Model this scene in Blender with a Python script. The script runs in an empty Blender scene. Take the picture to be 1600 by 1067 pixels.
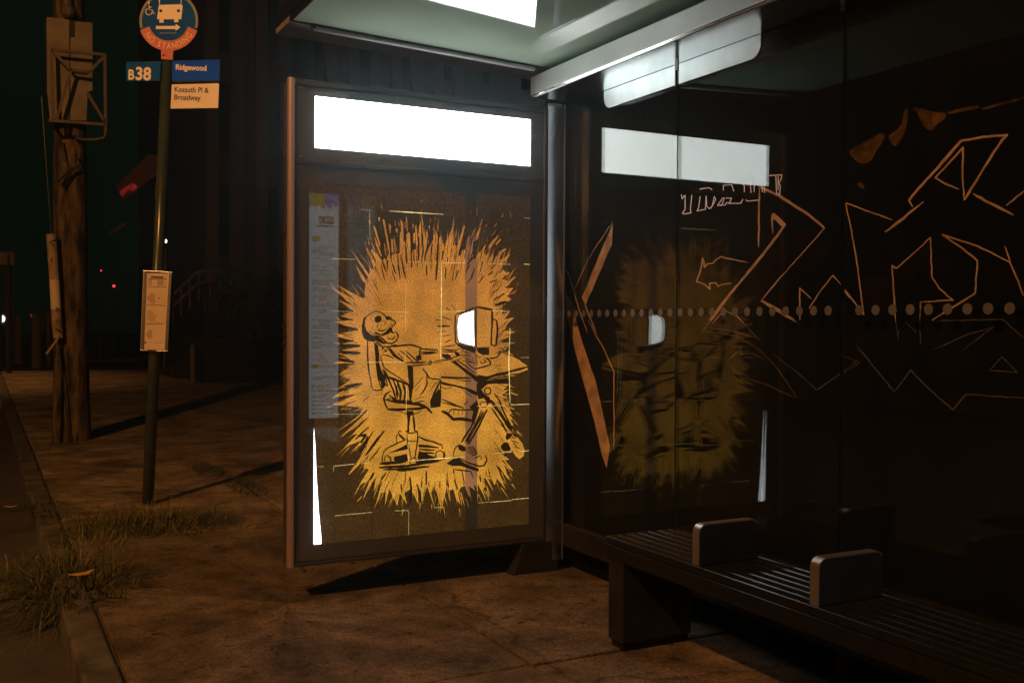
import bpy, bmesh, math, random
from math import sin, cos, pi, radians
from mathutils import Vector, Matrix
from mathutils.geometry import delaunay_2d_cdt
random.seed(7)
sc = bpy.context.scene
COL = sc.collection

# ------------------------------------------------------------------ camera
CAM = Vector((-1.2795, -4.7457, 1.3221)); YAW, PITCH, ROLL, FPX = .4783, -.0174, .0053, 1601.8
_f = Vector((sin(YAW)*cos(PITCH), cos(YAW)*cos(PITCH), sin(PITCH)))
_r0 = Vector((cos(YAW), -sin(YAW), 0)); _u0 = _r0.cross(_f)
_r = _r0*cos(ROLL) + _u0*sin(ROLL); _u = -_r0*sin(ROLL) + _u0*cos(ROLL)
def at(px, py, axis, val):
    """point where the sight line of a photo pixel meets the plane axis = val"""
    d = _f*FPX + _r*(px-800) - _u*(py-533.5)
    t = (val - CAM[axis])/d[axis]
    return CAM + d*t
cam = bpy.data.cameras.new('camera'); cam_o = bpy.data.objects.new('camera', cam); COL.objects.link(cam_o)
cam_o.matrix_world = Matrix(((_r.x, _u.x, -_f.x, CAM.x), (_r.y, _u.y, -_f.y, CAM.y), (_r.z, _u.z, -_f.z, CAM.z), (0, 0, 0, 1)))
cam.sensor_width = 36; cam.lens = 36*FPX/1600; cam.clip_end = 800
cam.dof.use_dof = True; cam.dof.focus_distance = 5.3; cam.dof.aperture_fstop = 10
sc.camera = cam_o

# ------------------------------------------------------------------ materials
def new_mat(name):
    m = bpy.data.materials.new(name); m.use_nodes = True
    nt = m.node_tree; nt.nodes.clear()
    return m, nt, nt.nodes, nt.links
def N(nt, kind, **kw):
    n = nt.nodes.new(kind)
    for k, v in kw.items():
        if k in n.inputs: n.inputs[k].default_value = v
        else: setattr(n, k, v)
    return n
def surf(name, col, col2=None, rough=.6, metal=0., scale=6., detail=6., bump=0., bscale=None, coat=0., stretch=None, spec=.5, contrast=(.35, .65), rough2=None):
    """principled surface whose colour wanders between two tones on noise, with optional bump"""
    m, nt, nd, ln = new_mat(name)
    out = N(nt, 'ShaderNodeOutputMaterial'); b = N(nt, 'ShaderNodeBsdfPrincipled')
    b.inputs['Roughness'].default_value = rough; b.inputs['Metallic'].default_value = metal
    b.inputs['Coat Weight'].default_value = coat; b.inputs['Specular IOR Level'].default_value = spec
    ln.new(b.outputs[0], out.inputs[0])
    tc = N(nt, 'ShaderNodeTexCoord'); src = tc.outputs['Object']
    if stretch:
        mp = N(nt, 'ShaderNodeMapping'); mp.inputs['Scale'].default_value = stretch
        ln.new(src, mp.inputs[0]); src = mp.outputs[0]
    nz = N(nt, 'ShaderNodeTexNoise'); nz.inputs['Scale'].default_value = scale; nz.inputs['Detail'].default_value = detail
    ln.new(src, nz.inputs['Vector'])
    rp = N(nt, 'ShaderNodeValToRGB'); rp.color_ramp.elements[0].position, rp.color_ramp.elements[1].position = contrast
    rp.color_ramp.elements[0].color = (*col, 1); rp.color_ramp.elements[1].color = (*(col2 or col), 1)
    ln.new(nz.outputs['Fac'], rp.inputs[0]); ln.new(rp.outputs[0], b.inputs['Base Color'])
    if rough2 is not None:
        mr = N(nt, 'ShaderNodeMapRange'); mr.inputs['From Min'].default_value = .3; mr.inputs['From Max'].default_value = .7
        mr.inputs['To Min'].default_value = rough; mr.inputs['To Max'].default_value = rough2
        ln.new(nz.outputs['Fac'], mr.inputs[0]); ln.new(mr.outputs[0], b.inputs['Roughness'])
    if bump:
        n2 = N(nt, 'ShaderNodeTexNoise'); n2.inputs['Scale'].default_value = bscale or scale*4; n2.inputs['Detail'].default_value = 8
        ln.new(src, n2.inputs['Vector'])
        bp = N(nt, 'ShaderNodeBump'); bp.inputs['Strength'].default_value = bump; bp.inputs['Distance'].default_value = .02
        ln.new(n2.outputs['Fac'], bp.inputs['Height']); ln.new(bp.outputs[0], b.inputs['Normal'])
    return m
def glow(name, col, strength, mottle=0., scale=300., base=(.05, .04, .03), vert=None, stretch=None, col2=None):
    """backlit sheet: emission with the mottle of the paper fibres; vert=(z0, z1, f0, f1) follows the tubes behind it"""
    m, nt, nd, ln = new_mat(name)
    out = N(nt, 'ShaderNodeOutputMaterial'); b = N(nt, 'ShaderNodeBsdfPrincipled')
    b.inputs['Base Color'].default_value = (*base, 1); b.inputs['Roughness'].default_value = .8
    b.inputs['Emission Color'].default_value = (*col, 1); b.inputs['Emission Strength'].default_value = strength
    ln.new(b.outputs[0], out.inputs[0])
    fac = None
    tc = N(nt, 'ShaderNodeTexCoord')
    if mottle:
        src = tc.outputs['Object']
        if stretch:
            mp = N(nt, 'ShaderNodeMapping'); mp.inputs['Scale'].default_value = stretch
            ln.new(src, mp.inputs[0]); src = mp.outputs[0]
        nz = N(nt, 'ShaderNodeTexNoise'); nz.inputs['Scale'].default_value = scale; nz.inputs['Detail'].default_value = 3
        ln.new(src, nz.inputs['Vector'])
        n2 = N(nt, 'ShaderNodeTexNoise'); n2.inputs['Scale'].default_value = 7; n2.inputs['Detail'].default_value = 4
        ln.new(tc.outputs['Object'], n2.inputs['Vector'])
        mr = N(nt, 'ShaderNodeMapRange'); mr.inputs['From Min'].default_value = .3; mr.inputs['From Max'].default_value = .72
        mr.inputs['To Min'].default_value = 1-mottle; mr.inputs['To Max'].default_value = 1+mottle*1.25
        ln.new(nz.outputs['Fac'], mr.inputs[0])
        m2 = N(nt, 'ShaderNodeMapRange'); m2.inputs['From Min'].default_value = .25; m2.inputs['From Max'].default_value = .75
        m2.inputs['To Min'].default_value = .6; m2.inputs['To Max'].default_value = 1.3
        ln.new(n2.outputs['Fac'], m2.inputs[0])
        mu = N(nt, 'ShaderNodeMath', operation='MULTIPLY'); ln.new(mr.outputs[0], mu.inputs[0]); ln.new(m2.outputs[0], mu.inputs[1])
        fac = mu.outputs[0]
    if vert:
        sx = N(nt, 'ShaderNodeSeparateXYZ'); ln.new(tc.outputs['Object'], sx.inputs[0])
        m3 = N(nt, 'ShaderNodeMapRange'); z0, z1, f0, f1 = vert
        m3.inputs['From Min'].default_value = z0; m3.inputs['From Max'].default_value = z1
        m3.inputs['To Min'].default_value = f0; m3.inputs['To Max'].default_value = f1
        ln.new(sx.outputs['Z'], m3.inputs[0])
        if fac is None: fac = m3.outputs[0]
        else:
            mv = N(nt, 'ShaderNodeMath', operation='MULTIPLY'); ln.new(fac, mv.inputs[0]); ln.new(m3.outputs[0], mv.inputs[1]); fac = mv.outputs[0]
    if col2:
        sz = N(nt, 'ShaderNodeSeparateXYZ'); ln.new(tc.outputs['Object'], sz.inputs[0])
        mz = N(nt, 'ShaderNodeMapRange'); mz.inputs['From Min'].default_value = .5; mz.inputs['From Max'].default_value = 1.5; ln.new(sz.outputs['Z'], mz.inputs[0])
        mc_ = N(nt, 'ShaderNodeMixRGB'); mc_.inputs[1].default_value = (*col2, 1); mc_.inputs[2].default_value = (*col, 1); ln.new(mz.outputs[0], mc_.inputs[0]); ln.new(mc_.outputs[0], b.inputs['Emission Color'])
    if mottle:      # the fibres show in reflected light too
        mb_ = N(nt, 'ShaderNodeMixRGB', blend_type='MULTIPLY'); mb_.inputs[0].default_value = 1; mb_.inputs[1].default_value = (*base, 1); ln.new(mr.outputs[0], mb_.inputs[2]); ln.new(mb_.outputs[0], b.inputs['Base Color'])
    if fac is not None:
        ms = N(nt, 'ShaderNodeMath', operation='MULTIPLY'); ms.inputs[1].default_value = strength
        ln.new(fac, ms.inputs[0]); ln.new(ms.outputs[0], b.inputs['Emission Strength'])
    return m
def spray(name, col, scale=26., lo=.42, hi=.62):
    """sprayed paint: speckled cover that breaks up into the ground behind"""
    m, nt, nd, ln = new_mat(name)
    out = N(nt, 'ShaderNodeOutputMaterial'); tr = N(nt, 'ShaderNodeBsdfTransparent'); d = N(nt, 'ShaderNodeBsdfDiffuse'); d.inputs[0].default_value = (*col, 1)
    tc = N(nt, 'ShaderNodeTexCoord'); a = N(nt, 'ShaderNodeTexNoise'); a.inputs['Scale'].default_value = scale; a.inputs['Detail'].default_value = 6; a.inputs['Roughness'].default_value = .7
    c = N(nt, 'ShaderNodeTexNoise'); c.inputs['Scale'].default_value = 5; c.inputs['Detail'].default_value = 3
    ln.new(tc.outputs['Object'], a.inputs['Vector']); ln.new(tc.outputs['Object'], c.inputs['Vector'])
    ad = N(nt, 'ShaderNodeMath', operation='ADD'); ln.new(a.outputs['Fac'], ad.inputs[0]); ln.new(c.outputs['Fac'], ad.inputs[1])
    mr = N(nt, 'ShaderNodeMapRange'); mr.inputs['From Min'].default_value = lo*2; mr.inputs['From Max'].default_value = hi*2; ln.new(ad.outputs[0], mr.inputs[0])
    mx = N(nt, 'ShaderNodeMixShader'); ln.new(mr.outputs[0], mx.inputs[0]); ln.new(tr.outputs[0], mx.inputs[1]); ln.new(d.outputs[0], mx.inputs[2]); ln.new(mx.outputs[0], out.inputs[0])
    return m
def glass(name, rough=0.0, tint=(.96, .98, .97), ior=1.5, dust=0.):
    m, nt, nd, ln = new_mat(name)
    out = N(nt, 'ShaderNodeOutputMaterial'); tr = N(nt, 'ShaderNodeBsdfTransparent'); tr.inputs[0].default_value = (*tint, 1)
    gl = N(nt, 'ShaderNodeBsdfGlossy'); gl.inputs['Roughness'].default_value = rough; gl.inputs['Color'].default_value = (.97, 1, .98, 1)
    # thin sheet: Schlick reflectance, the same from both sides
    f0 = ((ior-1)/(ior+1))**2
    ge = N(nt, 'ShaderNodeNewGeometry'); dt = N(nt, 'ShaderNodeVectorMath', operation='DOT_PRODUCT')
    ln.new(ge.outputs['Normal'], dt.inputs[0]); ln.new(ge.outputs['Incoming'], dt.inputs[1])
    ab = N(nt, 'ShaderNodeMath', operation='ABSOLUTE'); ln.new(dt.outputs['Value'], ab.inputs[0])
    om = N(nt, 'ShaderNodeMath', operation='SUBTRACT'); om.inputs[0].default_value = 1.; ln.new(ab.outputs[0], om.inputs[1])
    pw = N(nt, 'ShaderNodeMath', operation='POWER'); pw.inputs[1].default_value = 5.; ln.new(om.outputs[0], pw.inputs[0])
    fr = N(nt, 'ShaderNodeMath', operation='MULTIPLY_ADD'); fr.inputs[1].default_value = 1-f0; fr.inputs[2].default_value = f0; ln.new(pw.outputs[0], fr.inputs[0])
    mx = N(nt, 'ShaderNodeMixShader')
    ln.new(fr.outputs[0], mx.inputs[0]); ln.new(tr.outputs[0], mx.inputs[1]); ln.new(gl.outputs[0], mx.inputs[2])
    last = mx.outputs[0]
    if dust:
        df = N(nt, 'ShaderNodeBsdfDiffuse'); df.inputs[0].default_value = (.6, .62, .6, 1)
        tc = N(nt, 'ShaderNodeTexCoord'); nz = N(nt, 'ShaderNodeTexNoise'); nz.inputs['Scale'].default_value = 3.; nz.inputs['Detail'].default_value = 9
        ln.new(tc.outputs['Object'], nz.inputs['Vector'])
        mr = N(nt, 'ShaderNodeMapRange'); mr.inputs['From Min'].default_value = .35; mr.inputs['From Max'].default_value = .8
        mr.inputs['To Min'].default_value = dust*.4; mr.inputs['To Max'].default_value = dust*1.6
        ln.new(nz.outputs['Fac'], mr.inputs[0])
        m2 = N(nt, 'ShaderNodeMixShader'); ln.new(mr.outputs[0], m2.inputs[0]); ln.new(last, m2.inputs[1]); ln.new(df.outputs[0], m2.inputs[2])
        last = m2.outputs[0]
    ln.new(last, out.inputs[0])
    return m

M = {}
M['asphalt'] = surf('asphalt', (.03, .03, .03), (.055, .052, .05), rough=.85, scale=3, bump=.5, bscale=60)
M['kerb'] = surf('kerb stone', (.03, .028, .026), (.10, .095, .09), rough=.8, scale=5, bump=.4, bscale=40)
M['earth'] = surf('earth', (.03, .027, .022), (.06, .05, .04), rough=1, scale=2, bump=.5)
M['dark_frame'] = surf('dark metal frame', (.05, .045, .042), (.065, .058, .052), rough=.38, metal=.3, scale=8, bump=.03)
M['rail'] = surf('brushed edge rail', (.60, .44, .36), (.68, .50, .42), rough=.36, metal=.7, scale=4, stretch=(40, 40, 1))
M['mask'] = surf('black printed border', (.075, .068, .064), (.09, .082, .076), rough=.5, scale=3)
M['steel'] = surf('brushed steel', (.46, .48, .48), (.58, .60, .60), rough=.2, metal=1, scale=4, rough2=.26)
M['beam'] = surf('satin grey beam', (.80, .83, .80), (.9, .92, .9), rough=.47, metal=.9, scale=5, bump=.02)
M['under'] = surf('satin white underside', (.80, .82, .82), (.86, .88, .88), rough=.3, scale=4, contrast=(.3, .7))
M['holder'] = surf('satin aluminium plate', (.48, .55, .55), (.60, .67, .67), rough=.42, metal=.9, scale=7)
M['underside'] = surf('polished underside', (.62, .64, .64), (.7, .72, .72), rough=.16, metal=1, scale=5)
M['dark_metal'] = surf('dark grey metal', (.03, .03, .03), (.045, .044, .042), rough=.35, metal=.5, scale=10)
M['ceiling'] = surf('glossy grey green ceiling', (.33, .43, .335), (.40, .50, .40), rough=.03, scale=2.5, spec=.55)
M['fascia'] = surf('roof edge strip', (.13, .105, .09), (.17, .14, .12), rough=.6, scale=6)
M['rail_white'] = surf('pale gutter rail', (.66, .68, .66), (.74, .76, .74), rough=.35)
M['polish'] = surf('polished trim', (.8, .82, .8), None, rough=.12, metal=1)
M['roof_top'] = surf('roof top', (.004, .004, .004), (.006, .006, .006), rough=.8, spec=.05)
M['slat'] = surf('black bench slat', (.005, .006, .005), (.009, .010, .008), rough=.22, metal=0, spec=.3, scale=20)
M['bench'] = surf('dark bench side', (.010, .0098, .009), (.019, .018, .016), rough=.55, metal=0, spec=.25, scale=8)
M['arm'] = surf('worn bench armrest', (.007, .008, .007), (.013, .014, .013), rough=.5, metal=0., spec=.3, scale=14)
M['arm_edge'] = surf('bright armrest edge', (.42, .38, .35), (.5, .46, .42), rough=.3, metal=.9, scale=14)
M['glass'] = glass('shelter glass', dust=.0012, ior=1.41)
M['glass_edge'] = surf('dark glass edge', (.008, .02, .014), None, rough=.4)
M['cover'] = glass('cover glass', dust=.012, ior=1.42)
M['header'] = glow('white header diffuser', (1., .985, 1.), 9.)
M['ply'] = surf('black painted boarding', (.0012, .0016, .0012), (.003, .0035, .003), rough=.9, spec=.08, scale=5, stretch=(1, 1, .3), bump=.1)
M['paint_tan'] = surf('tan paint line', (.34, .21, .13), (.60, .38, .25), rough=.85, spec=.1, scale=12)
M['paint_shaded'] = surf('tan paint darkened as shade', (.055, .043, .034), (.10, .08, .062), rough=.9, spec=.05, scale=20)  # shade on the lower graffiti put into the paint colour
M['paint_brown'] = surf('brown paint', (.005, .0032, .002), (.011, .007, .004), rough=.9, spec=.03, scale=6)
M['paint_amber'] = spray('amber sprayed paint', (.17, .085, .018), 22., .40, .62)
M['paint_lilac'] = surf('lilac marker', (.62, .6, .82), (.75, .73, .9), rough=.6)
M['dot'] = surf('frosted dot', (.055, .055, .048), (.075, .074, .066), rough=.35)
M['pole_green'] = surf('dark green pole paint', (.022, .036, .026), (.035, .05, .036), rough=.25, scale=12)
M['sign_blue'] = surf('blue sign', (.004, .07, .36), (.005, .085, .40), rough=.6, scale=6, spec=.06)
M['sign_navy'] = surf('bright blue sign', (.004, .07, .80), (.005, .08, .85), rough=.6, scale=6, spec=.06)
M['sign_red'] = surf('red sign enamel', (.42, .075, .05), (.5, .09, .06), rough=.45, scale=9)
M['sign_white'] = surf('white sign', (.72, .68, .62), (.8, .76, .7), rough=.5, scale=5)
M['sign_rim'] = surf('weathered rim', (.13, .15, .11), (.17, .18, .13), rough=.5)
M['ink_black'] = surf('black lettering', (.015, .015, .015), None, rough=.5)
M['faded_red'] = surf('faded letters on red', (.72, .50, .36), (.78, .55, .4), rough=.5)
M['alu'] = surf('worn aluminium', (.55, .56, .55), (.68, .68, .66), rough=.25, metal=1, scale=8)
M['paper'] = surf('timetable paper', (.52, .42, .33), (.6, .5, .4), rough=.7, scale=5)
M['paper_stain'] = surf('water stain', (.36, .27, .2), (.44, .34, .26), rough=.8, scale=9)
M['wood_pole'] = surf('weathered pole timber', (.014, .011, .007), (.15, .105, .05), rough=.9, scale=3.2, stretch=(5, 5, 1.1), bump=1., bscale=9, contrast=(.38, .62))
M['cabinet'] = surf('weathered cabinet', (.14, .115, .09), (.22, .185, .145), rough=.6, scale=5)
M['cage'] = surf('galvanised cage bar', (.09, .08, .07), (.13, .115, .1), rough=.6, metal=.3)
M['guard_grey'] = surf('stickered guard', (.22, .17, .12), (.4, .31, .22), rough=.7, scale=9)
M['guard_pale'] = surf('pale sticker', (.6, .5, .4), (.72, .6, .48), rough=.7, scale=14)
M['brick'] = surf('sooty brick', (.018, .014, .012), (.03, .024, .02), rough=.9, scale=8)
M['stone_trim'] = surf('sooty stone', (.05, .043, .037), (.075, .064, .055), rough=.9, scale=5)
M['window'] = surf('dark window pane', (.012, .013, .014), None, rough=.12)
M['leaf'] = surf('night leaf', (.02, .035, .015), (.05, .06, .022), rough=.7, scale=2)
M['grass'] = surf('dry grass', (.045, .05, .018), (.17, .135, .05), rough=.8, scale=14, contrast=(.4, .6))
M['grass_green'] = surf('weed blades', (.012, .024, .008), (.05, .066, .022), rough=.8, scale=14, contrast=(.4, .6))
M['concrete_box'] = surf('dark planter', (.008, .008, .007), (.014, .013, .012), rough=.9, scale=4)
M['car_paint'] = surf('dark car paint', (.02, .022, .026), (.024, .026, .03), rough=.25, coat=.6)
M['tyre'] = surf('tyre rubber', (.02, .02, .02), None, rough=.8)
M['warm_lamp'] = glow('warm lamp', (1, .75, .42), 22)
M['red_lamp'] = glow('red lamp', (1, .05, .07), 2.2)
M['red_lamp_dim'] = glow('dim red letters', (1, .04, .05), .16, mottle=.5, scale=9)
M['white_lamp'] = glow('white lamp', (.8, .88, 1), 2.2)
M['orange_lamp'] = glow('orange lamp', (1, .35, .08), 4)
M['sodium'] = glow('sodium lens', (1, .42, .1), 12)
M['red_post'] = surf('red post', (.34, .06, .04), (.42, .08, .05), rough=.6)
M['post'] = surf('pale post', (.10, .08, .06), (.16, .13, .1), rough=.8)
M['map_paper'] = surf('map case paper', (.62, .66, .7), (.7, .74, .77), rough=.6, scale=8)
M['map_grey'] = surf('map case print', (.30, .33, .36), (.36, .38, .4), rough=.6)
M['map_yellow'] = surf('map case yellow', (.5, .42, .07), None, rough=.6)
M['map_violet'] = surf('map case violet', (.16, .13, .42), None, rough=.6)
M['banner'] = surf('weathered banner', (.10, .045, .02), (.15, .07, .03), rough=.8, scale=5)
M['leaf_dry'] = surf('dry leaf', (.4, .2, .08), (.5, .27, .1), rough=.8)
M['litter'] = surf('litter', (.02, .018, .015), (.05, .045, .04), rough=.8)

def pavement_mat(name, lift):
    m, nt, nd, ln = new_mat(name)
    out = N(nt, 'ShaderNodeOutputMaterial'); b = N(nt, 'ShaderNodeBsdfPrincipled'); b.inputs['Roughness'].default_value = .75
    b.inputs['Specular IOR Level'].default_value = .3
    ln.new(b.outputs[0], out.inputs[0])
    tc = N(nt, 'ShaderNodeTexCoord')
    def noise(s, d, rough=.6):
        n = N(nt, 'ShaderNodeTexNoise'); n.inputs['Scale'].default_value = s; n.inputs['Detail'].default_value = d
        n.inputs['Roughness'].default_value = rough; ln.new(tc.outputs['Object'], n.inputs['Vector']); return n.outputs['Fac']
    def ramp(fac, p0, c0, p1, c1):
        r = N(nt, 'ShaderNodeValToRGB'); r.color_ramp.elements[0].position = p0; r.color_ramp.elements[1].position = p1
        r.color_ramp.elements[0].color = (*c0, 1); r.color_ramp.elements[1].color = (*c1, 1); ln.new(fac, r.inputs[0]); return r.outputs[0]
    def mul(a, c):
        x = N(nt, 'ShaderNodeMixRGB', blend_type='MULTIPLY'); x.inputs[0].default_value = 1
        ln.new(a, x.inputs[1]); ln.new(c, x.inputs[2]); return x.outputs[0]
    big = ramp(noise(1.6, 8, .72), .38, (.056*lift, .046*lift, .036*lift), .62, (.225*lift, .182*lift, .14*lift))
    mid = ramp(noise(7, 10, .78), .38, (.56, .54, .52), .58, (1.04, 1.04, 1.04))
    fine = ramp(noise(70, 5, .8), .40, (.48, .48, .48), .60, (1.24, 1.24, 1.24))
    spots = ramp(noise(14, 2), .29, (.35, .33, .3), .36, (1, 1, 1))
    col = mul(mul(mul(big, mid), fine), spots)
    # hairline cracks
    vo = N(nt, 'ShaderNodeTexVoronoi', feature='DISTANCE_TO_EDGE'); vo.inputs['Scale'].default_value = .23
    nv = N(nt, 'ShaderNodeTexNoise'); nv.inputs['Scale'].default_value = 2.5; nv.inputs['Detail'].default_value = 6; ln.new(tc.outputs['Object'], nv.inputs['Vector'])
    va = N(nt, 'ShaderNodeVectorMath', operation='MULTIPLY_ADD'); va.inputs[1].default_value = (.5, .5, .5)
    ln.new(nv.outputs['Color'], va.inputs[0]); ln.new(tc.outputs['Object'], va.inputs[2]); ln.new(va.outputs[0], vo.inputs['Vector'])
    cr = ramp(vo.outputs['Distance'], .0006, (.45, .43, .4), .0022, (1, 1, 1))
    col = mul(col, cr)
    ln.new(col, b.inputs['Base Color'])
    bp = N(nt, 'ShaderNodeBump'); bp.inputs['Strength'].default_value = .6; bp.inputs['Distance'].default_value = .01
    ln.new(noise(45, 9, .7), bp.inputs['Height']); ln.new(bp.outputs[0], b.inputs['Normal'])
    return m
M['pavement'] = pavement_mat('pavement concrete', .92); M['pavement_lit'] = pavement_mat('pavement brightened as lamp light', 1.75)  # second concrete is lifted to carry lamp light in its colour

# ------------------------------------------------------------------ mesh helpers
class MB:
    def __init__(s): s.v, s.f, s.m = [], [], []
    def add(s, vs, fs, mi=0):
        o = len(s.v); s.v += [Vector(v) for v in vs]
        for f in fs: s.f.append([o+i for i in f]); s.m.append(mi)
        return s
    def box(s, lo, hi, mi=0, mat=None):
        x0, y0, z0 = lo; x1, y1, z1 = hi
        vs = [Vector(p) for p in ((x0,y0,z0),(x1,y0,z0),(x1,y1,z0),(x0,y1,z0),(x0,y0,z1),(x1,y0,z1),(x1,y1,z1),(x0,y1,z1))]
        if mat: vs = [mat @ v for v in vs]
        return s.add(vs, [(3,2,1,0),(4,5,6,7),(0,1,5,4),(1,2,6,5),(2,3,7,6),(3,0,4,7)], mi)
    def tube(s, pts, r, n=12, mi=0, cap=True):
        pts = [Vector(p) for p in pts]; rs = r if isinstance(r, (list, tuple)) else [r]*len(pts)
        o = len(s.v); up = None
        for i, p in enumerate(pts):
            t = (pts[min(i+1, len(pts)-1)] - pts[max(i-1, 0)]).normalized()
            a = t.orthogonal().normalized() if up is None else (up - t*up.dot(t)).normalized()
            up = a; b = t.cross(a)
            for k in range(n): s.v.append(p + (a*cos(2*pi*k/n) + b*sin(2*pi*k/n))*rs[i])
        for i in range(len(pts)-1):
            for k in range(n):
                s.f.append([o+i*n+k, o+i*n+(k+1)%n, o+(i+1)*n+(k+1)%n, o+(i+1)*n+k]); s.m.append(mi)
        if cap:
            s.f.append([o+k for k in range(n)][::-1]); s.m.append(mi)
            s.f.append([o+(len(pts)-1)*n+k for k in range(n)]); s.m.append(mi)
        return s
    def bar(s, p0, p1, w, h, mi=0, up=(0, 0, 1)):
        p0, p1 = Vector(p0), Vector(p1); t = (p1-p0).normalized(); u = Vector(up)
        if abs(t.dot(u)) > .95: u = Vector((0, 1, 0))
        a = t.cross(u).normalized()*w/2; b = a.cross(t).normalized()*h/2
        vs = [p0-a-b, p0+a-b, p0+a+b, p0-a+b, p1-a-b, p1+a-b, p1+a+b, p1-a+b]
        return s.add(vs, [(3,2,1,0),(4,5,6,7),(0,1,5,4),(1,2,6,5),(2,3,7,6),(3,0,4,7)], mi)
    def prism(s, poly, d, mi=0):
        """polygon of 3-D points pushed along d"""
        n = len(poly); d = Vector(d); a = [Vector(p) for p in poly]
        return s.add(a + [p+d for p in a], [list(range(n))[::-1], list(range(n, 2*n))] + [[i, (i+1)%n, n+(i+1)%n, n+i] for i in range(n)], mi)
    def ball(s, c, r, nu=14, nv=8, mi=0, sc_=(1, 1, 1)):
        c = Vector(c); vs = [c+Vector((0, 0, r*sc_[2]))]; fs = []
        for j in range(1, nv):
            for i in range(nu):
                t = pi*j/nv; p = 2*pi*i/nu
                vs.append(c+Vector((r*sin(t)*cos(p)*sc_[0], r*sin(t)*sin(p)*sc_[1], r*cos(t)*sc_[2])))
        vs.append(c-Vector((0, 0, r*sc_[2])))
        for i in range(nu): fs.append((0, 1+i, 1+(i+1)%nu)); fs.append((len(vs)-1, len(vs)-1-nu+(i+1)%nu, len(vs)-1-nu+i))
        for j in range(nv-2):
            for i in range(nu): fs.append((1+j*nu+i, 1+(j+1)*nu+i, 1+(j+1)*nu+(i+1)%nu, 1+j*nu+(i+1)%nu))
        return s.add(vs, fs, mi)
    def build(s, name, mats, parent=None, bevel=0., smooth=False, fix=True):
        me = bpy.data.meshes.new(name); off = Vector((0, 0, 0)); p = parent
        while p is not None: off += p.location; p = p.parent
        me.from_pydata([tuple(v-off) for v in s.v], [], s.f)
        for m in (mats if isinstance(mats, (list, tuple)) else [mats]): me.materials.append(m)
        for p_, mi in zip(me.polygons, s.m): p_.material_index = mi
        if fix:
            bm = bmesh.new(); bm.from_mesh(me); bmesh.ops.recalc_face_normals(bm, faces=bm.faces); bm.to_mesh(me); bm.free()
        if smooth:
            for p_ in me.polygons: p_.use_smooth = True
        o = bpy.data.objects.new(name, me); COL.objects.link(o)
        if parent is not None: o.parent = parent
        if bevel:
            b = o.modifiers.new('bevel', 'BEVEL'); b.width = bevel; b.segments = 3; b.limit_method = 'ANGLE'; b.angle_limit = radians(40)
            b.harden_normals = False
        return o
def pieces(mb, name, m, parent, bevel=0.):
    """build every unconnected piece of mb as a part of its own"""
    par = list(range(len(mb.v)))
    def root(i):
        while par[i] != i: par[i] = par[par[i]]; i = par[i]
        return i
    for f in mb.f:
        for i in f[1:]: par[root(i)] = root(f[0])
    grp = {}
    for f, mi in zip(mb.f, mb.m): grp.setdefault(root(f[0]), []).append((f, mi))
    for fs in grp.values():
        idx = sorted({i for f, _ in fs for i in f}); k = {i: n for n, i in enumerate(idx)}; s = MB()
        s.add([mb.v[i] for i in idx], []); s.f = [[k[i] for i in f] for f, _ in fs]; s.m = [mi for _, mi in fs]; s.build(name, m, parent, bevel)
def thing(name, label, cat, loc=(0, 0, 0), group=None):
    o = bpy.data.objects.new(name, None); COL.objects.link(o); o.location = loc; o.empty_display_size = .2
    return tag(o, label, cat, group)
def tag(o, label, cat, group=None, kind=None):
    o['label'] = label; o['category'] = cat
    if group: o['group'] = group
    if kind: o['kind'] = kind
    return o
def struct(name, mb, m, **kw):
    o = mb.build(name, m, **kw); o['kind'] = 'structure'; return o
def copy_tree(o, parent=None):
    c = o.copy(); COL.objects.link(c)
    if parent is not None: c.parent = parent
    for ch in list(o.children): copy_tree(ch, c)
    return c
def text_verts(s, size, bold=0., squeeze=1., align='LEFT'):
    """outline of a word in the built-in font: (2-D points, faces)"""
    cu = bpy.data.curves.new('lettering', 'FONT'); cu.body = s; cu.size = size; cu.offset = bold; cu.align_x = align; cu.resolution_u = 4
    ob = bpy.data.objects.new('lettering', cu); COL.objects.link(ob)
    dg = bpy.context.evaluated_depsgraph_get(); me = bpy.data.meshes.new_from_object(ob.evaluated_get(dg))
    vs = [(v.co.x*squeeze, v.co.y) for v in me.vertices]; fs = [tuple(p.vertices) for p in me.polygons]
    bpy.data.objects.remove(ob); bpy.data.curves.remove(cu); bpy.data.meshes.remove(me)
    return vs, fs
def write(mb, s, size, origin, ex, ey, bold=0., squeeze=1., mi=0, align='LEFT', width=None):
    vs, fs = text_verts(s, size, bold, squeeze, align)
    if width:
        w = max(v[0] for v in vs)-min(v[0] for v in vs); k = width/w; vs = [(x*k, y) for x, y in vs]
    o, ex, ey = Vector(origin), Vector(ex), Vector(ey)
    mb.add([o+ex*x+ey*y for x, y in vs], fs, mi)

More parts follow.
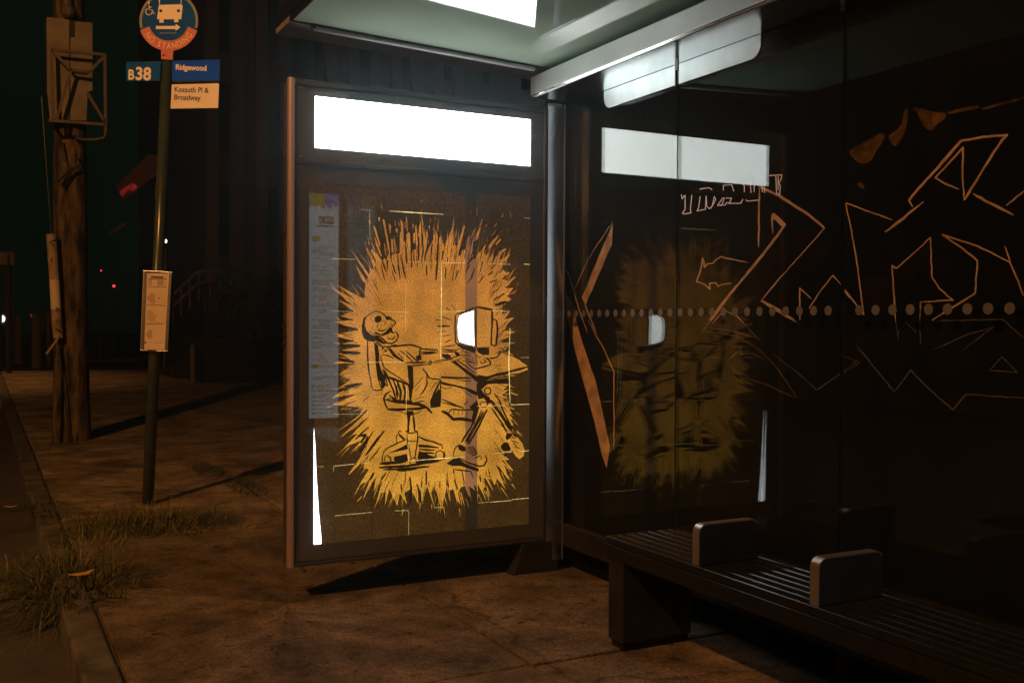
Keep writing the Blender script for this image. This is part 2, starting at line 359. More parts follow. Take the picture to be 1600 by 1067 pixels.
# ---- flat artwork: overlapping shapes in a plane resolved into one partitioned sheet
def stroke_polys(pts, w, taper=True):
    """ribbon along pts as convex pieces, thinning at its ends"""
    out = []; n = len(pts)
    L = [0]
    for a, b in zip(pts, pts[1:]): L.append(L[-1]+math.hypot(b[0]-a[0], b[1]-a[1]))
    T = L[-1] or 1
    def wd(i):
        if not taper: return w/2
        e = min(L[i], T-L[i]); return w/2*min(1, .45+e/(3*w+1e-9)*.55)
    for i in range(n-1):
        (x0, y0), (x1, y1) = pts[i], pts[i+1]; d = math.hypot(x1-x0, y1-y0)
        if d < 1e-6: continue
        nx, ny = -(y1-y0)/d, (x1-x0)/d; a, b = wd(i), wd(i+1)
        out.append([(x0+nx*a, y0+ny*a), (x1+nx*b, y1+ny*b), (x1-nx*b, y1-ny*b), (x0-nx*a, y0-ny*a)])
        if i:
            out.append([(x0+a*cos(2*pi*k/6+.2), y0+a*sin(2*pi*k/6+.2)) for k in range(6)])
    return out
def wobble(pts, step, amp, r):
    """hand-drawn line: resampled with a slight waver"""
    out = [pts[0]]
    for (x0, y0), (x1, y1) in zip(pts, pts[1:]):
        n = max(1, int(math.hypot(x1-x0, y1-y0)/step))
        for k in range(1, n+1):
            a = amp if k < n else amp*.3
            out.append((x0+(x1-x0)*k/n+r.uniform(-a, a), y0+(y1-y0)*k/n+r.uniform(-a, a)))
    return out
def brush(pts, w, r, taper=True):
    """stroke whose width swells and thins along the way"""
    out = []; n = len(pts); ws = []; cur = w
    for i in range(n):
        cur = .55*cur+.45*w*r.uniform(.62, 1.38); e = min(i, n-1-i); ws.append(cur*(min(1, .5+e*.3) if taper else 1))
    for i in range(n-1):
        (x0, y0), (x1, y1) = pts[i], pts[i+1]; d = math.hypot(x1-x0, y1-y0)
        if d < 1e-6: continue
        nx, ny = -(y1-y0)/d, (x1-x0)/d; a, b = ws[i]/2, ws[i+1]/2
        out.append([(x0+nx*a, y0+ny*a), (x1+nx*b, y1+ny*b), (x1-nx*b, y1-ny*b), (x0-nx*a, y0-ny*a)])
        if i: out.append([(x0+a*cos(2*pi*k/6+.2), y0+a*sin(2*pi*k/6+.2)) for k in range(6)])
    return out
def chaikin(p, n=2):
    for _ in range(n):
        o = []
        for (x0, y0), (x1, y1) in zip(p, p[1:]+p[:1]): o += [(x0*.75+x1*.25, y0*.75+y1*.25), (x0*.25+x1*.75, y0*.25+y1*.75)]
        p = o
    return p
def inside(p, poly):
    x, y = p; c = False; j = len(poly)-1
    for i in range(len(poly)):
        xi, yi = poly[i]; xj, yj = poly[j]
        if (yi > y) != (yj > y) and x < (xj-xi)*(y-yi)/(yj-yi)+xi: c = not c
        j = i
    return c
def flatten(shapes, pick):
    """shapes: [(class, polygon)]; pick(classes) -> material index or None; returns (verts2d, tris, mats)"""
    vs, es = [], []; info = []
    for c, poly in shapes:
        o = len(vs); vs += [Vector(p) for p in poly]; n = len(poly); es += [(o+i, o+(i+1)%n) for i in range(n)]
        xs = [p[0] for p in poly]; ys = [p[1] for p in poly]; info.append((min(xs), max(xs), min(ys), max(ys), c, poly))
    V, E_, F, *_ = delaunay_2d_cdt(vs, es, [], 0, 1e-4, False)
    # coarse grid of the shapes for the lookups
    G = {}; S = 12.
    for t in info:
        for gx in range(int(t[0]//S), int(t[1]//S)+1):
            for gy in range(int(t[2]//S), int(t[3]//S)+1): G.setdefault((gx, gy), []).append(t)
    of, om = [], []
    for f in F:
        cx = sum(V[i].x for i in f)/len(f); cy = sum(V[i].y for i in f)/len(f)
        cl = set()
        for t in G.get((int(cx//S), int(cy//S)), ()):
            if t[4] not in cl and t[0] <= cx <= t[1] and t[2] <= cy <= t[3] and inside((cx, cy), t[5]): cl.add(t[4])
        k = pick(cl)
        if k is not None: of.append(list(f)); om.append(k)
    return V, of, om
SP = dict(A=(560, 460, 3.81), B=(540, 460, 5.928), C=(680, 460, 5.928), L=(690, 580, 6.669), S=(570, 570, 5.927), H=(660, 530, 11.43),
          T=(540, 310, 6.669), U=(690, 310, 6.273), V=(480, 420, 4.85), W=(500, 610, 5.618), X=(640, 720, 8.), D=(480, 280, 4.444), E=(480, 620, 4.444),
          F=(860, 330, 5.615), G=(1040, 250, 4.267), R=(1300, 150, 5.08), I=(1300, 340, 3.333), J=(1060, 470, 3.232), P=(0, 0, 1.), Q=(820, 500, 1.882))
def q(space, pts):
    ox, oy, k = SP[space]; return [(ox+x/k, oy+y/k) for x, y in pts]

# ------------------------------------------------------------------ poster artwork (traced on the sheet)
BURST = [(568.5,466.7)] + q('T', [(205,1010),(110,880),(200,985),(205,860),(190,880),(100,690),(215,850),(235,820),(200,770),(45,515),(245,795),(255,750),(240,700),(130,560),(200,640),(265,730),(300,745),(255,620),(215,530),(225,515),(320,690),(312,640),(262,540),(275,530),(345,600),(378,650),(392,640),(400,630),(428,640),(440,600),(460,590),(470,640),(485,590),(500,580),(540,580),(563,572),(565,350),(580,345),(570,215),(600,260),(602,440),(622,465),(626,640),(632,380),(655,350),(672,370),(680,640),(697,540),(735,530),(725,290),(738,280),(757,530),(765,300),(787,230),(790,560),(800,330),(796,190),(832,385),(850,320),(858,390),(845,470),(832,600),(850,560),(890,470),(915,430),(940,310),(960,400),(958,640),(975,420),(998,375),(1012,470),(1022,480)]) \
 + q('U', [(20,450),(60,400),(95,310),(122,240),(112,400),(112,460),(135,460),(165,470),(228,268),(200,400),(160,560),(185,560),(200,510),(235,500),(250,400),(278,355),(262,470),(290,470),(335,290),(310,420),(300,540),(325,600),(365,530),(400,500),(435,440),(412,530),(432,560),(465,530),(440,640),(490,550),(510,540),(500,640),(560,520),(635,488),(560,590),(580,600),(678,548),(600,640),(590,680),(560,700),(605,700),(640,740),(590,790),(680,820),(722,765),(660,840),(620,880),(705,878),(640,960),(685,988),(600,1040)]) \
 + [(784.6,492),(798,485),(788,499),(803,496),(792,507),(788.6,516),(805.7,518),(792,524),(797,525.5),(781,532.5),(796.4,539),(790,546),(776,560),(786,585),(795,599.5),(786,610),(795,608.5),(784,617),(793.5,620.5),(786,624),(795,626.5),(795,634),(805.5,640),(795,638.5),(800,645),(796,648),(801,654),(796.5,657),(801.7,662.5),(799,670),(801,676),(797,690),(800,706),(790,705),(786,710.5),(795,718),(783,719),(801,735),(783.8,723)] \
 + q('X', [(1290,130),(1180,50),(1240,240),(1110,60),(1130,190),(1190,325),(1090,220),(1065,300),(1010,220),(975,230),(1045,380),(940,200),(950,320),(910,350),(945,460),(880,340),(850,290),(855,520),(838,330),(800,290),(820,370),(740,310),(770,460),(720,410),(690,310),(640,330),(605,400),(635,545),(580,470),(550,360),(500,360),(510,520),(460,340),(440,440),(480,570),(430,450),(415,560),(400,620),(340,400),(300,310),(270,400),(320,600),(255,420),(220,310),(190,400),(160,540),(130,400),(100,290),(110,540),(60,430),(10,350)]) \
 + [(631.7,770),(636,788),(624.6,770),(621,790),(614,777),(608.6,763),(601.5,790),(603,768),(596,770),(588,784.5),(598,749),(583.7,772),(587,745),(566.7,781),(578,749),(562,766.6),(573,752.4),(561.4,757),(576.5,733),(567.6,731),(570,722),(577.5,709.7),(545,742),(572,700),(578,681),(546,709.7),(567.6,686.5),(538,699),(558.7,677.6),(550,679),(574.8,652.7),(533,682),(571,645.6),(524,676),(562,648),(567.6,636.7),(519,632),(562.5,614),(521,621),(566.6,599),(527,607.6),(548,593),(529.5,585),(554,567),(521,568),(548,562),(534.6,554),(562.5,552),(534,547),(562.5,541.6),(528.5,539.6),(552,533),(526,525),(531,521),(558,516),(523,502.5),(552,500),(531.5,494),(552,486),(528.5,468.5),(552,478),(518,449),(556,469),(526.4,444.7),(562.5,464)]
SLIVERS = [q('T', p) for p in ([(385,215),(405,230),(450,470),(470,600),(460,612),(430,460)], [(450,260),(475,290),(465,380),(455,330)], [(520,310),(548,320),(540,365),(522,350)],
 [(510,230),(518,240),(521,290),(514,280)], [(628,190),(638,200),(648,350),(640,340)], [(300,390),(350,520),(380,610),(360,590),(315,480)], [(285,280),(312,310),(362,480),(355,512),(320,400)],
 [(340,195),(360,200),(355,242),(342,230)], [(475,420),(495,430),(497,570),(480,560)], [(503,390),(510,400),(522,580),(512,580)], [(698,265),(708,270),(706,320),(700,315)], [(706,370),(725,355),(722,470),(708,465)],
 [(878,215),(888,220),(885,270)], [(866,280),(878,290),(873,342)], [(860,440),(868,450),(852,490)], [(930,190),(940,200),(934,240)], [(240,230),(252,225),(262,270),(250,262)], [(368,58),(376,60),(380,112),(370,108)], [(785,15),(793,15),(790,50)],
 [(775,160),(780,160),(780,215)], [(200,450),(206,455),(208,520)], [(265,455),(275,470),(310,540),(300,545)], [(400,470),(405,470),(425,600),(415,600)])] \
 + [q('U', p) for p in ([(222,265),(229,280),(172,460),(150,560),(158,450)], [(330,285),(337,300),(285,400),(298,350)], [(375,285),(384,290),(350,405),(325,420),(340,350)], [(400,200),(405,208),(378,275),(372,270)],
 [(550,365),(560,370),(482,480),(455,500),(470,450)], [(575,395),(582,405),(537,460),(528,445)], [(540,240),(547,245),(522,280),(515,275)], [(530,315),(534,318),(494,365),(489,362)], [(600,148),(606,152),(597,186),(584,185)], [(670,130),(676,132),(685,185),(678,185)],
 [(436,255),(442,255),(432,282),(427,278)], [(660,300),(664,303),(645,325)], [(590,315),(594,318),(570,350)], [(730,905),(726,912),(650,950),(650,944)], [(285,130),(292,135),(284,168)], [(345,85),(350,85),(348,170),(341,170)],
 [(720,765),(726,775),(652,832),(640,822)], [(655,720),(664,730),(600,772),(580,772)])] \
 + [q('L', [(720,215),(800,245),(785,252),(725,232)]), q('L', [(690,720),(720,690),(790,685),(840,750),(865,820),(855,880),(810,915),(770,880),(720,800)]), q('L', [(640,920),(660,925),(745,1030),(735,1038)]), q('L', [(655,880),(665,885),(702,915),(695,920)])] \
 + [q('C', [(600,500),(700,545),(780,605),(850,655),(858,700),(780,742),(690,762),(600,770),(560,600)]), q('X', [(1250,155),(1262,160),(1290,205),(1282,202)]), q('X', [(965,360),(975,362),(995,440),(985,440)]), q('X', [(700,470),(710,475),(745,580),(738,578)])] \
 + [q('W', p) for p in ([(110,60),(170,20),(215,0),(215,8),(150,50),(115,68)], [(110,125),(170,95),(172,102),(115,130)], [(325,970),(365,925),(368,932),(332,972)], [(250,735),(300,660),(310,668),(262,728)], [(180,405),(260,330),(320,275),(330,282),(260,350),(200,400)])]
NK = []; RI_ = random.Random(9)      # ink: polygons
def ink(sp, w, *lines):
    for l in lines: 
        NK.extend(brush(wobble(q(sp, l), 4.5, .22, RI_), w*1.22, RI_))
        if w >= 1.1:        # the looser second line of a sketch
            ox_, oy_ = RI_.uniform(-1.3, 1.3), RI_.uniform(-1.3, 1.3); NK.extend(brush(wobble([(x+ox_, y+oy_) for x, y in q(sp, l)], 5, .45, RI_), min(w, 2)*.5, RI_))
def blot(sp, *polys):
    for p_ in polys: NK.append(q(sp, p_))
def ring(sp, c, rx, ry, w, a0=0, a1=360):
    n = 16; NK.extend(stroke_polys(q(sp, [(c[0]+rx*cos(radians(a0+(a1-a0)*i/n)), c[1]+ry*sin(radians(a0+(a1-a0)*i/n))) for i in range(n+1)]), w, False))
# skull and jaw
blot('B', [(205,195),(165,220),(150,290),(150,350),(165,400),(200,430),(260,440),(300,420),(270,385),(230,370),(200,340),(180,300),(180,240)],
 [(270,215),(300,195),(330,205),(335,235),(320,255),(290,262),(268,245)], [(362,205),(400,200),(425,215),(440,235),(420,240),(400,235),(380,240),(370,225)],
 [(330,370),(370,345),(400,310),(430,300),(435,340),(450,355),(440,365),(415,350),(400,365),(370,375),(345,385),(310,375),(265,365),(270,345),(300,355)],
 [(265,375),(300,385),(340,425),(375,455),(350,460),(300,440),(265,420)])
ink('B', 1.3, [(180,225),(215,185),(275,155),(330,168),(370,195)], [(440,245),(468,255),(460,275),(440,290),(430,310)], [(330,168),(365,200),(440,240),(465,245)])
ink('B', .9, [(400,290),(415,305)], [(415,270),(432,290)], [(385,285),(398,305)], [(440,262),(450,278)], [(390,390),(400,410)], [(405,395),(415,415)], [(425,395),(435,415)], [(450,380),(455,400)],
 [(380,395),(395,412),(420,415),(445,408),(462,385)], [(330,290),(325,315),(295,335)], [(245,280),(250,310),(235,330)], [(235,210),(235,235),(250,245)])
ink('B', 1.8, [(270,380),(310,385),(350,420),(380,450),(430,455),(470,430),(487,390),(478,365),(455,345)], [(300,335),(340,340),(380,320)])
ink('B', 1.1, [(430,240),(425,262)], [(452,246),(446,268)], [(462,250),(455,275)], [(400,275),(440,285)], [(405,300),(430,292)], [(395,405),(430,420),(460,400)], [(438,395),(445,412)], [(300,265),(290,290),(300,310)], [(215,330),(240,360),(270,370)], [(350,240),(370,260),(360,290)])
# neck, collar, sleeve, arms
ink('B', 2.3, [(280,440),(330,470)], [(350,480),(400,490),(450,470),(490,478)], [(440,485),(545,470),(620,468),(705,495)], [(690,495),(685,560),(655,590)])
ink('B', 1.6, [(320,460),(360,500)], [(335,500),(380,520),(350,530)], [(400,470),(380,520)], [(500,515),(560,560),(620,620)], [(545,520),(600,560),(670,625)], [(300,470),(345,490),(330,520)], [(480,540),(540,600)])
blot('B', [(650,570),(700,560),(705,600),(660,620)], [(390,500),(420,500),(470,560),(545,618),(530,628),(440,575)])
ink('B', 1.4, [(330,560),(330,600),(360,680),(450,740),(540,800),(600,840)], [(345,560),(400,570),(450,595)], [(700,565),(700,610)])
blot('B', [(262,440),(300,470),(312,560),(312,640),(330,700),(362,760),(372,840),(350,870),(335,880),(322,800),(300,800),(290,740),(278,640),(272,540)])
ink('B', 1.5, [(205,420),(205,560),(215,680),(235,800),(250,880)], [(250,880),(280,888),(345,882)], [(300,780),(330,880)])
ink('B', 3., [(360,700),(400,790),(440,880),(470,980)], [(430,770),(470,860),(480,960)], [(480,800),(510,900),(505,990)], [(530,820),(555,900),(540,990)], [(580,840),(600,900),(600,990)], [(400,930),(480,985),(620,990)], [(380,760),(520,810),(610,850)], [(455,830),(490,930)])
ink('B', 2., [(330,740),(380,850)], [(555,630),(640,632),(745,628)], [(690,505),(780,510),(850,515)], [(345,690),(380,800),(390,850)])
blot('B', [(570,650),(625,670),(630,850),(612,940),(590,850),(580,760)])
ink('B', 1.6, [(580,660),(690,655),(770,645)], [(800,625),(880,610),(1000,600)], [(690,535),(770,535),(840,530)], [(690,552),(840,545)], [(850,505),(850,545)], [(770,620),(790,615),(795,640),(775,650),(770,620)])
ink('B', 1., [(800,640),(900,625)], [(620,870),(690,800),(720,760)], [(640,970),(730,945)], [(630,1000),(730,990)], [(640,900),(700,830)], [(780,900),(820,840),(870,790)])
ink('B', 1.7, [(710,680),(750,730),(770,770),(800,780),(880,785)], [(750,740),(755,830),(720,900),(680,940)], [(880,790),(880,1000)])
ink('B', 2.2, [(880,790),(830,890),(790,990),(790,1050)])
blot('B', [(860,870),(885,900),(880,1040),(800,1050),(795,990),(830,920)])
# chair
ink('S', 2.4, [(190,320),(280,345),(400,360),(490,370),(560,400)], [(240,240),(195,270),(175,310),(190,370),(210,410)])
ink('S', 3.4, [(210,410),(290,415),(400,410),(500,405),(560,395)], [(450,350),(530,370),(580,400),(625,450)], [(250,330),(330,345),(450,355)])
ink('S', 1.3, [(310,430),(390,455),(480,450),(530,420)], [(200,320),(240,310),(300,330)], [(450,350),(550,330)])
blot('S', [(385,425),(450,425),(455,460),(425,470),(412,560),(412,630),(392,620),(395,520)])
ink('S', 3., [(447,460),(457,540),(462,610)]); ink('S', 2.6, [(380,610),(400,625)], [(460,610),(490,615)])
ink('S', 1.8, [(390,635),(440,630),(490,620)], [(490,620),(490,700),(475,790),(465,860)], [(495,665),(560,695),(640,715),(715,745),(720,780)], [(385,690),(300,725),(210,770),(175,800),(170,830)])
ink('S', 1.2, [(390,640),(395,700),(410,770),(430,870)], [(400,700),(440,708),(490,700)])
ring('S', (450,895), 33, 33, 1.4); ring('S', (693,838), 38, 46, 1.7); ink('S', 2.3, [(735,800),(740,840),(735,880)])
blot('S', [(210,820),(300,780),(390,735),(402,780),(330,795),(260,808)], [(310,650),(320,635),(372,680),(372,700),(350,690),(322,662)], [(495,735),(580,740),(680,760),(690,772),(600,767),(500,762)],
 [(270,850),(390,822),(402,890),(340,900),(270,885)], [(500,795),(560,815),(600,835),(650,850),(660,880),(600,890),(500,897),(490,860)])
ink('S', 1.6, [(165,830),(160,880),(167,905)], [(190,840),(178,870),(187,905)], [(295,720),(290,670),(320,615),(345,620)]); ink('S', 2.4, [(205,835),(240,860),(242,895)])
ink('S', 3.6, [(140,915),(270,905),(380,895)], [(130,950),(400,935),(500,915),(690,888)], [(300,978),(480,960)]); ink('S', 2.4, [(170,968),(290,966),(600,940)], [(470,900),(700,885)], [(500,780),(650,790)], [(520,810),(640,815)])
# thigh, desk, hands and keyboard
blot('H', [(330,660),(600,670),(850,680),(905,700),(700,707),(500,707),(330,692)], [(320,750),(480,790),(700,840),(870,890),(980,940),(980,1005),(850,960),(750,890),(560,840),(400,820),(330,792)],
 [(500,385),(600,390),(690,470),(820,560),(950,650),(1060,680),(1100,700),(1120,760),(1060,790),(960,760),(880,680),(760,590),(640,490),(540,420)],
 [(1070,680),(1250,640),(1400,610),(1560,590),(1540,620),(1400,650),(1250,680),(1120,722)], [(350,260),(460,265),(520,300),(490,350),(420,355),(350,310)], [(580,210),(650,240),(680,290),(620,310),(580,270)])
blot('C', [(455,800),(560,785),(690,770),(690,830),(560,825),(470,832)])
ink('H', 1.1, [(600,710),(750,740),(880,745)], [(340,850),(420,885),(500,870),(530,840)], [(700,880),(780,960),(900,1029)], [(1380,200),(1480,260),(1560,310)])
ink('C', 1.4, [(600,490),(680,550),(780,600),(850,655)]); ink('C', 2.6, [(390,750),(470,768),(560,745),(690,715),(780,692),(855,670)]); ink('C', 1.6, [(690,745),(770,740),(855,705)], [(460,790),(690,750)])
ink('H', 1.7, [(800,420),(900,510),(940,530),(1100,490),(1220,450),(1210,390),(1120,330)], [(1390,190),(1385,250),(1330,325),(1180,345),(1130,335)], [(620,370),(720,440),(850,540),(950,610)])
ink('H', 2., [(350,180),(480,190),(600,200)], [(350,220),(560,225),(640,260)]); ink('H', 1.5, [(350,150),(400,130),(520,115),(600,100)], [(480,360),(560,320),(620,310)], [(560,390),(620,370),(690,340)], [(600,200),(590,260),(640,310)])
ink('H', 1.4, [(600,200),(650,170),(740,190)], [(640,250),(720,220),(800,215)], [(680,260),(780,270),(880,290)], [(640,290),(760,300),(860,320)], [(700,330),(800,345),(900,370)], [(700,370),(800,400),(960,420)], [(700,200),(790,240),(860,250)], [(820,200),(930,240)], [(760,350),(880,400)])
for k_ in range(16):
    a_, b_ = k_ % 4, k_//4; x_, y_ = 880+a_*62-b_*8+b_*16, 330+b_*38-a_*14
    ink('H', 1.2, [(x_, y_), (x_+34, y_+22)])
ink('H', 1.3, [(1040,400),(1080,430),(1140,400),(1100,360)], [(930,260),(1010,330)], [(960,300),(1060,310)])
# monitor
SCREEN = q('C', [(225,205),(260,180),(357,150),(357,300),(362,475),(300,462),(230,440),(213,400),(210,300),(215,230)])
ink('C', 1.8, [(190,185),(185,300),(190,450)], [(380,118),(378,300),(380,500)]); ink('C', 2.6, [(190,185),(260,165),(380,118)], [(380,118),(450,128),(530,145)], [(535,225),(570,245),(578,330),(565,470)], [(515,470),(570,470)])
ink('C', 3.4, [(190,450),(270,480),(370,500)]); ink('C', 1., [(215,220),(240,185),(357,148)], [(362,150),(358,300),(366,475)], [(205,230),(203,420),(230,447),(360,482)]); ink('C', 2., [(380,495),(440,495),(505,490)])
blot('C', [(517,145),(535,150),(540,230),(530,350),(525,470),(510,470),(518,300)], [(380,500),(500,498),(500,560),(440,560),(400,540)], [(200,455),(280,490),(380,505),(370,540),(260,510),(210,480)])
ink('C', 1.4, [(145,85),(190,150)], [(100,125),(140,155)], [(35,200),(90,215),(140,235)], [(0,235),(45,240)], [(30,350),(100,338)], [(70,388),(145,370)], [(88,445),(150,420)]); ink('C', 2., [(15,293),(135,293)])
# legs and shoes
ink('L', 4., [(0,415),(60,440),(120,500),(200,495),(300,510),(345,540)]); ink('L', 2., [(75,430),(110,395),(230,405),(330,400)], [(0,290),(120,340),(240,390)], [(235,350),(270,310)])
ink('L', 1.2, [(130,400),(125,450)], [(175,410),(180,450)], [(220,400),(215,450)], [(0,320),(80,340),(200,370)], [(265,420),(255,480)])
blot('L', [(290,370),(350,320),(370,300),(392,380),(352,480),(340,560),(310,510),(330,420)], [(365,130),(420,60),(470,90),(482,130),(440,170),(415,190),(445,235),(500,270),(520,330),(480,340),(440,280),(385,290),(365,220)],
 [(425,420),(445,420),(400,520),(345,610),(300,690),(260,740),(255,720),(320,620),(370,530)], [(170,780),(200,760),(250,790),(255,830),(220,835),(180,815)], [(50,960),(120,910),(170,905),(250,960),(390,1015),(380,1045),(300,1020),(200,985),(110,985)],
 [(680,640),(740,650),(720,690),(680,720),(665,690)], [(620,770),(650,740),(690,740),(720,800),(715,830),(650,830),(615,800)])
ring('L', (480,205), 34, 36, 2.2); ring('L', (440,345), 40, 26, 1.6)
ink('L', 2.2, [(380,390),(350,480),(300,590),(240,680),(205,740)], [(475,395),(430,480),(380,590),(310,700),(285,760)], [(520,380),(580,470),(640,560),(680,640)], [(545,230),(600,300),(640,410),(700,530),(750,610)])
ink('L', 1.6, [(420,400),(370,520),(300,640),(240,740)], [(190,755),(140,800),(120,860),(130,890)], [(130,885),(190,910),(290,960),(390,990),(440,980),(470,930),(465,890),(450,870)], [(120,1020),(300,1040),(320,1067)], [(125,1020),(125,1067)], [(210,1035),(220,1067)])
ink('L', 4., [(515,300),(560,370),(640,480),(700,580),(740,635)]); ink('L', 3., [(290,700),(268,760)])
ink('L', 1.2, [(580,350),(650,480),(735,600)], [(170,900),(280,950),(380,975)], [(620,700),(640,740)], [(555,790),(575,845)], [(730,720),(800,740)], [(740,745),(790,790)], [(755,790),(820,800)], [(760,820),(800,850)], [(720,700),(780,695)], [(400,880),(420,900),(400,920)])
ink('L', 1.8, [(260,800),(330,780)], [(270,820),(350,800)], [(265,842),(360,822)], [(290,862),(370,842)], [(310,882),(370,862)], [(340,905),(400,880)], [(330,780),(370,860)])
# rays of ink through the burst
ink('T', 1.3, [(545,580),(555,720),(568,840)], [(575,580),(600,720),(622,830)], [(370,670),(385,760),(410,860)], [(465,580),(475,640)], [(680,480),(688,720)], [(905,470),(890,620)], [(1015,540),(1005,640)], [(1050,720),(1040,840)], [(310,700),(320,770)])
ink('T', 2., [(485,680),(520,785)], [(380,650),(425,770)], [(625,480),(637,680)], [(762,400),(762,650)], [(798,360),(808,560),(790,670)], [(855,480),(830,600),(822,660)], [(965,460),(955,660),(943,850)], [(845,700),(845,810)], [(1065,610),(1062,660)], [(440,640),(430,740)], [(688,640),(685,720)])
ink('U', 1.4, [(45,680),(38,790)], [(170,705),(132,800)], [(280,650),(235,725)], [(325,680),(290,780),(250,830)], [(415,755),(360,835)], [(560,885),(510,915),(470,950)], [(15,510),(5,600)], [(60,570),(55,620)], [(130,540),(120,600)], [(400,620),(380,720)])
ink('U', 2.2, [(620,930),(510,1000)], [(250,640),(330,560)], [(505,715),(455,755)], [(540,800),(470,825)], [(560,730),(600,700)], [(480,690),(540,640)]); ink('U', 4., [(640,1010),(525,1050)])
ink('V', 4., [(220,430),(330,450),(385,462)], [(245,580),(400,585)], [(265,630),(405,638)], [(240,690),(360,705)]); ink('V', 3., [(280,890),(420,868)], [(230,540),(355,545)], [(240,370),(350,388)], [(215,300),(350,322)]); ink('V', 1.3, [(420,1005),(465,970)], [(350,910),(420,880)], [(240,490),(340,505)])
ink('W', 2.4, [(430,320),(370,370),(310,430)], [(465,360),(420,430),(380,500)], [(470,720),(440,790)], [(580,720),(545,780)], [(710,820),(720,900)], [(850,820),(880,900),(885,990)], [(415,170),(330,250)], [(560,355),(480,470),(400,570)])
ink('W', 1.3, [(530,490),(430,620)], [(755,700),(750,800)], [(570,350),(500,420),(410,545)], [(380,480),(340,540)], [(425,235),(340,300)]); ink('W', 3.2, [(790,760),(800,860),(790,990)], [(330,400),(400,390),(360,460)], [(420,400),(390,480),(350,560)])
ink('X', 1.9, [(205,120),(208,300)], [(378,255),(378,340)], [(560,240),(600,350)], [(235,260),(250,320)], [(475,280),(490,330)], [(1085,50),(1140,130)]); ink('X', 1.3, [(650,120),(690,290)], [(760,120),(800,215)], [(1000,130),(1000,200)], [(955,120),(960,190)], [(555,120),(560,190)], [(985,100),(1000,160)]); ink('X', 2.6, [(875,180),(890,260)], [(930,210),(960,300)])
# loose hatching and flecks round the rim of the burst
rh = random.Random(21); cx_, cy_ = 676., 565.
for k_ in range(780):
    a_ = rh.uniform(0, 2*pi); ca_, sa_ = cos(a_), sin(a_)
    # rim radius towards this angle
    best = 0
    for r__ in range(70, 260, 6):
        if inside((cx_+r__*ca_, cy_+r__*sa_), BURST): best = r__
    lean_ = rh.uniform(-.12, .12); dx_, dy_ = cos(a_+lean_), sin(a_+lean_)
    if sa_ < -.3: dx_, dy_ = dx_*.55, dy_; n__ = math.hypot(dx_, dy_); dx_, dy_ = dx_/n__, dy_/n__
    r0 = best*rh.uniform(.76, 1.0); L_ = rh.uniform(6, 30)*(1 if abs(ca_) < .75 else .6)
    p0 = (cx_+r0*ca_, cy_+r0*sa_); p1 = (p0[0]+dx_*L_, p0[1]+dy_*L_)
    if 790 < p0[0] and 535 < p0[1] < 605: continue
    if k_ % 3 and not (560 < p0[0] < 770 and 480 < p0[1] < 735): NK.extend(stroke_polys([p0, p1], rh.choice((.8, 1., 1.2, 1.6, 2.1)), True))
    elif k_ % 3 == 0:
        r1 = best*rh.uniform(.96, 1.07); w__ = rh.uniform(.4, 1.0); p0 = (cx_+r1*ca_, cy_+r1*sa_); p1 = (p0[0]+dx_*L_*.9, p0[1]+dy_*L_*.9)
        if p1[0] < 822: SLIVERS.append([(p0[0]-dy_*w__, p0[1]+dx_*w__), (p0[0]+dx_*3, p0[1]+dy_*3+.01), (p0[0]+dy_*w__, p0[1]-dx_*w__), p1])
LEAK = []    # bright gaps between the pasted sheets
def leak(sp, w, *lines):
    for l in lines: LEAK.extend(stroke_polys(q(sp, l), w))
leak('D', .6, [(370,210),(440,215)], [(165,915),(300,918)], [(700,575),(900,580)]); leak('D', 1.5, [(570,222),(700,230),(945,245)]); leak('D', .9, [(165,552),(330,557)], [(930,580),(1100,583)], [(520,920),(700,922)], [(900,920),(1100,915)], [(1280,915),(1400,915)], [(1505,270),(1555,272)], [(1260,588),(1410,592)])
leak('D', 1.3, [(932,585),(932,780),(930,1060)], [(1178,590),(1178,880)]); leak('D', 1.8, [(1505,590),(1558,593)]); leak('D', .5, [(1175,200),(1180,580)], [(685,700),(682,1060)], [(433,215),(436,420)])
leak('A', 1., [(280,320),(278,400)], [(52,403),(275,403)], [(690,665),(880,660)], [(297,880),(297,990)]); leak('A', 1.4, [(285,560),(285,690)], [(495,20),(490,390)], [(903,200),(895,400),(903,650)], [(300,990),(500,975),(640,965)]); leak('A', 1.7, [(905,657),(1025,652)], [(960,935),(1025,928)]); leak('A', 1.1, [(815,945),(910,938)], [(20,1005),(75,1005)]); leak('A', .7, [(965,375),(1025,375)], [(700,80),(697,660)])
leak('E', .9, [(70,485),(115,482)], [(190,825),(450,800)], [(610,790),(705,788)], [(183,480),(183,520)], [(880,768),(945,765)]); leak('E', 1.4, [(185,480),(330,465)], [(1270,730),(1420,718)], [(1420,712),(1548,700)]); leak('E', .6, [(705,795),(705,960)], [(185,120),(400,120)], [(1185,735),(1260,730)])
DARKSEAM = []
for sp_, w_, l_ in (('E', 1.4, [(450,680),(452,980)]), ('E', .8, [(945,780),(945,950)]), ('E', .6, [(190,520),(190,1000)]), ('E', .5, [(1420,720),(1420,890)]), ('D', .5, [(1420,300),(1420,590)]), ('D', .5, [(1050,265),(1555,268)]), ('E', .5, [(190,828),(705,790)])):
    DARKSEAM.extend(stroke_polys(q(sp_, l_), w_, False))
PAPER = [(490.2,284),(829.5,309),(829.5,818.5),(502,850.5),(501.5,835),(498,800),(495.5,760),(494,735),(492.8,700),(490.5,668)]
STRIP = [(490.5,668),(492.8,700),(494,735),(495.5,760),(498,800),(501.5,835),(502,850.5),(490.5,852)]
SOLID = [(548,331),(600,331),(693,337),(745,341),(746,400),(720,430),(700,440),(600,430),(566,465),(536,440),(540,380)]
BAND = [(727,297),(745.5,298),(745.5,830),(727,832)]
SKIP = SCREEN

